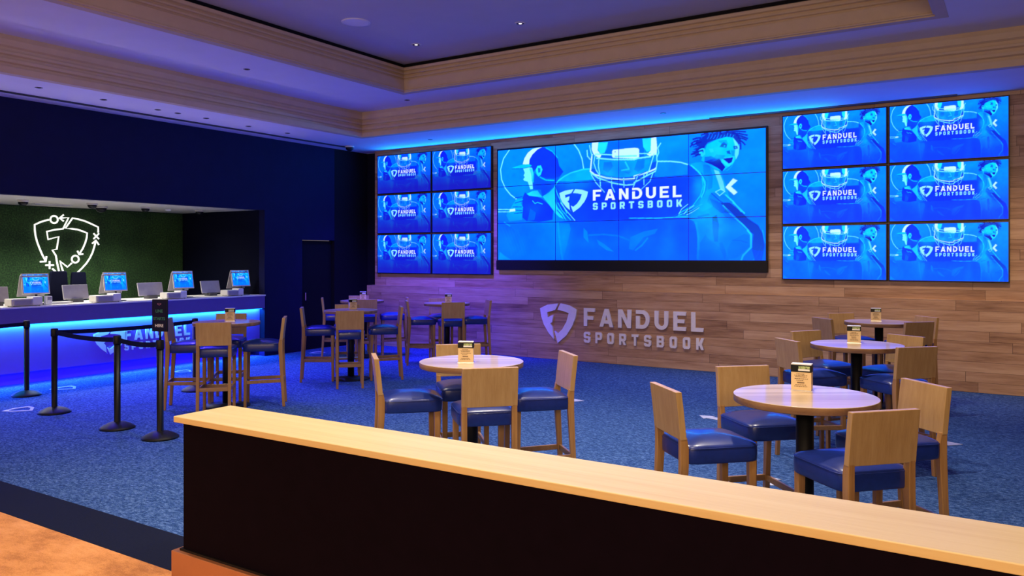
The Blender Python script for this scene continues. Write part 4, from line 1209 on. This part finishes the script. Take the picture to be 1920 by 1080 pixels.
SCR = None
for i, (yc, yw, hid) in enumerate([(5.93, .355, 0), (7.12, .345, 0), (8.31, .35, 0), (9.48, .35, 0)]):
    t = thing('customer_display', lab_eq('bright blue customer display on an angled stand, %s of the counter' if i == 3 else 'bright blue customer display on an angled stand %s', i), 'monitor', (-11.83, yc, ZC), 0, 'customer displays on the counter')
    hw = yw / 2
    R = Matrix.Rotation(math.radians(-10), 4, 'Z') @ Matrix.Translation((0, 0, .155)) @ Matrix.Rotation(math.radians(-14), 4, 'Y')
    MB().box(-.02, 0, -hw, hw, 0, .30, R).build('housing', M['lgrey'], t, bevel=.004)
    me = SCR or picture_mesh(imgS, -.158, .158, .018, .282)
    SCR = me
    o = mesh_obj('display_image', me, M['screen'], t, R @ Matrix(((0, -1, 0, .0025), (1, 0, 0, 0), (0, 0, 1, 0), (0, 0, 0, 1))))
    # the staff-side screen leans the other way: tent shape
    R2 = Matrix.Rotation(math.radians(-10), 4, 'Z') @ Matrix.Translation((-.20, 0, .12)) @ Matrix.Rotation(math.radians(24), 4, 'Y')
    MB().box(0, .02, -hw - .02, hw - .02, 0, .33, R2).build('staff_screen', M['grey'], t, bevel=.004)
    MB().lathe([(.016, 0), (.016, .19)], 14, (-.05, .02, 0)).build('stand_pole', M['dgrey'], t)
    MB().box(-.16, .06, -.09, .13, 0, .014).build('stand_base', M['dgrey'], t, bevel=.004)
for i, (ya, yb) in enumerate([(5.48, 5.90), (6.66, 7.06), (7.83, 8.20), (8.99, 9.34)]):
    t = thing('receipt_printer', lab_eq('white receipt printer with grey front, %s of the counter' if i == 3 else 'white receipt printer with grey front %s', i), 'printer', (-11.66, (ya + yb) / 2, ZC), 0, 'receipt printers on the counter')
    w2 = (yb - ya) / 2
    MB().box(-.13, .07, -w2, w2 * .35, 0.008, .105).build('body', M['lgrey'], t, bevel=.012, seg=3)
    MB().box(-.12, .06, w2 * .36, w2, 0.008, .125).build('paper_cover', M['white'], t, bevel=.01, seg=3)
    MB().box(.068, .078, -w2 * .85, w2 * .25, .02, .085).build('front_grille', M['grey'], t, bevel=.003)
    for sx in (-.1, .05):
        for sy in (-w2 * .8, w2 * .8):
            MB().lathe([(.01, 0), (.01, .009)], 10, (sx, sy, 0)).build('foot', M['dgrey'], t)
for i, (ya, yb) in enumerate([(5.30, 5.66), (6.42, 6.80), (7.62, 8.06), (8.80, 9.18)]):
    t = thing('till_screen', lab_eq('plain grey back of a low till screen, %s of the counter' if i == 3 else 'plain grey back of a low till screen %s', i), 'monitor', (-12.02, (ya + yb) / 2, ZC), 0, 'till screens on the counter')
    w2 = (yb - ya) / 2
    R = Matrix.Translation((0, 0, .05)) @ Matrix.Rotation(math.radians(-14), 4, 'Y')
    MB().box(-.025, 0, -w2, w2, 0, .22, R).build('housing', M['grey'], t, bevel=.006)
    MB().box(-.10, .05, -.08, .08, 0, .055).build('stand_base', M['dgrey'], t, bevel=.006)
t = thing('keyboard', 'pale flat keyboard lying on the counter beside the left display', 'keyboard', (-11.88, 6.27, ZC), 0)
MB().box(-.07, .07, -.20, .17, 0.004, .022).build('case', M['lgrey'], t, bevel=.005)
mb = MB()
for r in range(4):
    for c in range(12):
        mb.box(-.06 + r * .03, -.036 + r * .03, -.185 + c * .028, -.162 + c * .028, .022, .028)
tag(mb.build('keys', M['white'], t), kind='stuff')
t = thing('card_reader', 'white card reader standing beside the left receipt printer', 'card reader', (-11.72, 6.035, ZC))
MB().box(-.05, .04, -.04, .04, 0, .125).build('body', M['white'], t, bevel=.012, seg=3)
MB().box(.039, .043, -.028, .028, .07, .11).build('small_screen', M['grey'], t)
for i, (y, z, wd) in enumerate([(6.42, 1.58, .26), (6.64, 1.55, .24)]):
    t = thing('office_chair', 'dark high-backed chair behind the counter, %s of the pair' % ('left' if i == 0 else 'right'), 'chair', (-12.75 - i * .55, (6.72, 7.34)[i], 0), 0, 'chairs behind the counter')
    MB().rings([[(sx_ * .03 + (0.0 if k < 2 else 0), sy_ * wd * .55 * s_, z_) for sx_, sy_ in ((-1, -1), (1, -1), (1, 1), (-1, 1))] for k, (z_, s_) in enumerate([(.95, 1), (1.2, 1.05), (z - .03, .88), (z, .8)])], smooth=False).build('backrest', M['navyd'], t, bevel=.012)
    MB().box(-.25, .22, -.24, .24, .72, .80).build('seat', M['navyd'], t, bevel=.02, seg=3)
    MB().box(-.02, .02, -.03, .03, .70, .98).build('back_bracket', M['black'], t)
    MB().lathe([(.025, .07), (.025, .72)], 16).build('gas_post', M['chrome'], t)
    for k in range(5):
        a = 2 * PI * k / 5
        mb = MB().tube([(.02 * math.cos(a), .02 * math.sin(a), .09), (.28 * math.cos(a), .28 * math.sin(a), .05)], .016, 8)
        mb.lathe([(.02, 0), (.026, .025), (.02, .05)], 12, (.28 * math.cos(a), .28 * math.sin(a), 0))
        mb.build('base_arm', M['black'], t)

# ------------------------------------------------------------------ barrier posts
def post(name_lb, x, y, belt_to=None, rz=0, belt_h=.93):
    t = thing('barrier_post', name_lb, 'barrier post', (x, y, 0), 0, 'black belt barrier posts by the counter')
    MB().lathe([(.02, .0), (.172, .0), (.176, .006), (.175, .014), (.160, .026), (.125, .046), (.085, .063), (.050, .072), (.035, .074)], 40).build('base', M['black'], t)
    MB().lathe([(.036, .055), (.040, .068), (.033, .075), (.033, .89)], 24).build('tube', M['blackg'], t)
    MB().lathe([(.037, .885), (.039, .89), (.039, .965), (.034, .975)], 24).build('belt_head', M['black'], t)
    if belt_to is not None:
        d_ = Vector((belt_to[0] - x, belt_to[1] - y, 0))
        L_ = d_.length
        u = d_.normalized()
        n_ = Vector((-u.y, u.x, 0)) * .0015
        N = 14
        rs = []
        for k in range(N + 1):
            s = k / N
            p = u * (.036 + (L_ - .072) * s)
            sag = -.022 * 4 * s * (1 - s)
            rs.append([tuple(p - n_ + Vector((0, 0, belt_h - .026 + sag))), tuple(p + n_ + Vector((0, 0, belt_h - .026 + sag))),
                       tuple(p + n_ + Vector((0, 0, belt_h + .024 + sag))), tuple(p - n_ + Vector((0, 0, belt_h + .024 + sag)))])
        MB().rings(rs, smooth=False).build('belt', M['belt'], t)
    return t


PA, PB, PC, PD, PE = (-10.90, 5.34), (-9.42, 4.92), (-8.01, 4.83), (-7.22, 4.80), (-9.39, 6.76)
post('black barrier post nearest the left edge of the photo, closest to the counter', *PA, belt_to=(-11.2, 3.4))
post('black barrier post second from the left, where two belts meet', *PB, belt_to=PE)
post('plain black barrier post between the belt corner and the post with the sign', *PC, belt_to=PB)
pd_ = post('black barrier post carrying the dark queue sign', *PD, belt_to=PC)
post('black barrier post half hidden behind the bar chairs of the left table', *PE)
sg = thing('queue_sign', 'dark navy LINE STARTS HERE sign on top of a barrier post', 'sign', (PD[0], PD[1], .975), TH * .55)
MB().lathe([(.010, 0), (.010, .09)], 12).build('sign_stem', M['black'], sg)
MB().box(-.088, .088, -.010, .010, .085, .405).build('sign_frame', M['black'], sg, bevel=.004)
MB().box(-.080, .080, -.013, -.010, .095, .395).build('sign_panel', M['signnavy'], sg)
for txt, z, h_, mt in (('LINE', .275, .042, 'teal'), ('STARTS', .200, .040, 'teal'), ('HERE', .130, .042, 'silver')):
    mesh_obj('lettering', text_mesh(txt, h_, .001, 'CENTER'), M[mt], sg, Matrix.Translation((0, -.0145, z)) @ RB)
M['pinkish'] = plain('sign_mark', (.25, .08, .22), .5)
mesh_obj('shield_mark', flat_shape([[(x * .05 - .025, y * .022) for x, y in lp] for lp in (SH_L, SH_R)], .001), M['pinkish'], sg, Matrix.Translation((0, -.0135, .345)) @ RB)

# ------------------------------------------------------------------ bar chair
def superellipse(a, b, n=44, e=5.0):
    out = []
    for i in range(n):
        t = 2 * PI * i / n
        c, s = math.cos(t), math.sin(t)
        out.append((a * math.copysign(abs(c) ** (2 / e), c), b * math.copysign(abs(s) ** (2 / e), s)))
    return out


def make_chair():
    """seat faces +x, backrest plane at x = 0 (top), chair body towards +x; origin below the backrest top"""
    t = thing('bar_chair', 'x', 'bar chair', (0, 0, 0))
    cx, hx, hy = .252, .222, .203
    rs = []
    for s, z in [(.93, .668), (.985, .671), (1.0, .680), (1.005, .715), (1.0, .750), (.990, .760), (.970, .7655)]:
        rs.append([(cx + x * s, y * s, z) for x, y in superellipse(hx, hy, e=7.0)])
    for s, z in [(.90, .773), (.78, .783), (.60, .794), (.35, .803), (.10, .806)]:
        rs.append([(cx + x * s, y * s, z) for x, y in superellipse(hx, hy, e=7.0 - 4.5 * (1 - s))])
    st = MB().rings(rs).build('seat', M['vinyl'], t)
    # piping seam round the cushion
    MB().tube([(cx + x * 1.0, y * 1.0, .755) for x, y in superellipse(hx, hy, e=7.0)], .003, 6, True).build('piping', M['vinyl'], st)
    # rear posts: splay a little at the floor, lean back at the top
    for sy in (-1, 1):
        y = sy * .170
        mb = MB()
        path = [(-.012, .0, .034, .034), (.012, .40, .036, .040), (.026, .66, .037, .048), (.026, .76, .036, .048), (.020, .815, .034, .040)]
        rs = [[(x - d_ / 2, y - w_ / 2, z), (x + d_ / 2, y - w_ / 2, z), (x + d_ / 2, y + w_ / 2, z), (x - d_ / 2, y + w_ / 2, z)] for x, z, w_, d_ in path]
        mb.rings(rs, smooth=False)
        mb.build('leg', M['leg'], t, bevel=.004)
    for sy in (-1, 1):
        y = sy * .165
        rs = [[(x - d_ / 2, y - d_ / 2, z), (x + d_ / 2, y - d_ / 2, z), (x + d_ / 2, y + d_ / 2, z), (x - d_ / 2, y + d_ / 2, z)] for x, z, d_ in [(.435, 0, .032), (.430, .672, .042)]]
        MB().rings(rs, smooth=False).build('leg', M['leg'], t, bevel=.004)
    # flat plywood back fixed on the rear of the posts
    mb = MB()
    rows = [(.803, .022), (.88, .014), (.97, .004), (1.066, -.008)]
    rs = [[(x - .021, -.189, z), (x + .015, -.189, z), (x + .015, .189, z), (x - .021, .189, z)] for z, x in rows]
    mb.rings(rs, smooth=False)
    mb.build('backrest', M['chair'], t, bevel=.003)
    # stretchers
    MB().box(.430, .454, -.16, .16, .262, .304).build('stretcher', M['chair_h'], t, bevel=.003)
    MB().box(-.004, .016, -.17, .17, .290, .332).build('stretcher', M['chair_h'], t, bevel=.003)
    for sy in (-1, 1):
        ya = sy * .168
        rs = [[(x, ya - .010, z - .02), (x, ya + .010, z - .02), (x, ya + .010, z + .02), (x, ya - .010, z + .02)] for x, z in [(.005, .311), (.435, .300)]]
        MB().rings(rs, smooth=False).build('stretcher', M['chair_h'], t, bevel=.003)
    MB().box(.453, .456, -.145, .145, .286, .306).build('kick_plate', M['chrome'], t)
    return t


chair0 = make_chair()
kids = tree(chair0, list(C.objects))

TABLES = [
    ('T1', -1.03, 4.684, 'nearest right-hand table', {'front': (.47, -.50), 'left': (-.66, -.41), 'back': (-.55, .68), 'right': (.55, .54)}),
    ('T2', -3.475, 4.876, 'middle table', {'front': (.50, -.49), 'left': (-.56, -.43), 'back': (-.52, .54), 'right': (.54, .50)}),
    ('T3', -1.246, 7.693, 'second right-hand table', {'front': (.52, -.42), 'left': (-.50, -.39), 'back': (-.56, .58), 'right': (.33, .58)}),
    ('T4', -1.45, 10.509, 'farthest right-hand table', {'front': (.47, -.43), 'left': (-.56, -.42), 'back': (-.54, .62), 'right': (.46, .52)}),
    ('T5', -8.094, 6.265, 'table beside the posts', {'front': (.46, -.53), 'left': (-.50, -.44), 'back': (-.54, .49), 'right': (.47, .47)}),
    ('T6', -8.346, 8.645, 'centre left table', {'front': (.60, -.64), 'left': (-.48, -.50), 'back': (-.48, .42), 'right': (.56, .46)}),
    ('T7', -8.232, 10.831, 'table by the purple planks', {'front': (.47, -.45), 'left': (-.46, -.49), 'back': (-.55, .50), 'right': (.54, .45)}),
    ('T8', -10.03, 10.676, 'table in the dark corner', {'front': (.45, -.38), 'left': (-.56, -.42), 'back': (-.60, .55), 'right': (.60, .52)}),
]
SIDE = {'front': ('with its back to the camera', 135), 'left': ('on the left side', 45), 'back': ('facing the camera', -45), 'right': ('on the right side', 225)}
TH_ = 1.02


def make_table():
    t = thing('bar_table', 'x', 'table', (0, 0, 0))
    MB().lathe([(.30, TH_ - .043), (.383, TH_ - .043), (.389, TH_ - .038), (.389, TH_ - .004)], 72, cap0=True, cap1=False).build('edge_band', M['edge'], t)
    MB().lathe([(.37, TH_ - .006), (.389, TH_ - .004), (.3895, TH_ - .002), (.387, TH_)], 72).build('tabletop', M['stave'], t, rot=(0, 0, .6))
    MB().lathe([(.16, TH_ - .060), (.16, TH_ - .043)], 32).build('mounting_plate', M['black'], t)
    MB().lathe([(.048, .03), (.048, TH_ - .055)], 28).build('pedestal', M['black'], t)
    MB().lathe([(.265, 0), (.275, .005), (.272, .014), (.10, .030), (.055, .045)], 48).build('base', M['black'], t)
    return t


def make_card():
    """menu block: dark picture header over a cream menu; faces -y"""
    t = thing('menu_holder', 'x', 'menu holder', (0, 0, 0))
    hw, dp = .056, .030
    MB().box(-hw, hw, -dp, dp, .002, .108).build('menu_card', M['beige'], t, bevel=.001)
    MB().box(-hw - .002, hw + .002, -dp - .002, dp + .002, .108, .150).build('header_block', M['blackg'], t, bevel=.002)
    MB().box(-hw, hw, -dp, dp, .150, .156).build('card_top', M['white'], t)
    MB().box(-.016, .048, -dp - .0035, -dp - .0015, .116, .127).build('header_caption', M['white'], t)
    MB().box(-.014, .048, -dp - .0032, -dp - .0015, .128, .143).build('header_picture', M['photo'], t)
    MB().box(-hw - .004, hw + .004, -dp - .004, dp + .004, 0, .004).build('foot', M['chrome'], t)
    mb = MB()
    for z, a, b_ in [(.097, -.026, .018), (.089, -.038, .036), (.081, -.032, .032), (.070, -.036, .038), (.060, -.026, .012), (.034, -.032, .028), (.025, -.038, .036)]:
        x = a
        random.seed(int(z * 1000))
        while x < b_:
            l = random.uniform(.004, .012)
            mb.box(x, min(x + l, b_), -dp - .0012, -dp + .0002, z - .0016, z + .0016)
            x += l + .003
    mb.box(-.022, .018, -dp - .0014, -dp + .0002, .044, .050)
    mb.build('menu_print', M['ink'], t)
    return t


table0, card0 = make_table(), make_card()
allo = list(C.objects)
tkids, ckids = tree(table0, allo), tree(card0, allo)
first = [True, True]
CARDS = {'T1': (-1.085, 4.86), 'T2': (-3.47, 4.80), 'T3': (-1.285, 7.80), 'T4': (-1.50, 10.62), 'T5': (-8.15, 6.36), 'T6': (-8.40, 8.74), 'T7': (-8.20, 10.83), 'T8': (-10.03, 10.70)}
nch = 0
for (tn, x, y, ph, chs) in TABLES:
    lb = 'round wooden bar table on a black pedestal, the ' + ph
    lb = {'T1': 'nearest round wooden bar table, at the right of the photo', 'T2': 'round wooden bar table standing alone in the middle of the photo',
          'T3': 'round wooden bar table, second from the camera on the right', 'T4': 'farthest round bar table on the right, close to the plank wall',
          'T5': 'round wooden bar table beside the barrier posts and counter', 'T6': 'round wooden bar table in the middle of the left group',
          'T7': 'small-looking far bar table by the purple-lit plank wall', 'T8': 'farthest left bar table, almost hidden in the dark corner'}[tn]
    if first[0]:
        table0.location = (x, y, 0)
        tag(table0, lb, group='round bar tables')
        first[0] = False
    else:
        copy_tree(table0, tkids, (x, y, 0), random.choice((0, .0)), lb, 'round bar tables')
    cx_, cy_ = CARDS[tn]
    clb = 'cream menu block with black picture header on the ' + ph
    if first[1]:
        card0.location = (cx_, cy_, TH_)
        card0.rotation_euler = (0, 0, .06)
        tag(card0, clb, group='menu blocks on the bar tables')
        first[1] = False
    else:
        copy_tree(card0, ckids, (cx_, cy_, TH_), {'T2': .50, 'T3': .20, 'T4': .2, 'T5': .75, 'T6': 1.0, 'T7': .6, 'T8': .7}.get(tn, .3), clb, 'menu blocks on the bar tables')
    for side, (ox, oy) in chs.items():
        sl, ang = SIDE[side]
        lbc = 'blue-seated wooden bar chair, %s of the %s' % (sl, ph)
        if side in ('front', 'back'):
            lbc = 'wooden bar chair %s, at the %s' % (sl, ph)
        ang = {('T3', 'right'): 240, ('T3', 'back'): -32}.get((tn, side), ang)
        r = math.radians(ang + random.uniform(-1.5, 1.5))
        loc = (x + ox, y + oy, 0)
        if nch == 0:
            chair0.location = loc
            chair0.rotation_euler = (0, 0, r)
            tag(chair0, lbc, group='wooden bar chairs with blue seats')
        else:
            copy_tree(chair0, kids, loc, r, lbc, 'wooden bar chairs with blue seats')
        nch += 1

# ------------------------------------------------------------------ floor markers
for i, (x, y, w_, lb) in enumerate([(-9.93, 4.82, .17, 'white shield outline marker on the carpet at the left edge of the photo'), (-11.04, 5.93, .17, 'white shield outline marker on the carpet just behind the second barrier post'),
                                    (-11.10, 7.80, .15, 'white shield outline marker on the carpet behind the left table'), (-11.15, 10.7, .15, 'white shield outline marker on the carpet near the dark doorway')]):
    f = lambda L, s: [((a - .5) * w_ * 2 * s, (b - .5) * w_ * 2 * s) for a, b in L]
    outer = [(0, .86), (.5, 1), (1, .86), (.93, .5), (.5, 0), (.07, .5)]
    me = flat_shape([f(outer, 1.0), f(outer, .68)], .004)
    o = mesh_obj('floor_marker', me, M['decal'], None, Matrix.Translation((x, y, 0.0005)) @ Matrix.Rotation(math.radians(100), 4, 'Z'))
    tag(o, lb, 'floor sticker', 'shield stickers on the carpet')
for i, (x, y, rz, lb) in enumerate([(-4.76, 8.84, 0.3, 'white arrow sticker on the carpet right of the middle table'), (-2.93, 8.72, 2.8, 'white arrow sticker on the carpet left of the nearest right table'),
                                    (-0.63, 8.74, .2, 'white arrow sticker on the carpet at the right edge of the seating'), (-1.70, 6.52, 2.2, 'white arrow sticker on the carpet under the nearest right table')]):
    o = mesh_obj('floor_marker', flat_shape([[(-.13, -.05), (.02, -.05), (.02, -.10), (.16, 0), (.02, .10), (.02, .05), (-.13, .05)]], .004), M['decal'], None,
                 Matrix.Translation((x, y, 0.0005)) @ Matrix.Rotation(rz, 4, 'Z'))
    tag(o, lb, 'floor sticker', 'arrow stickers on the carpet')
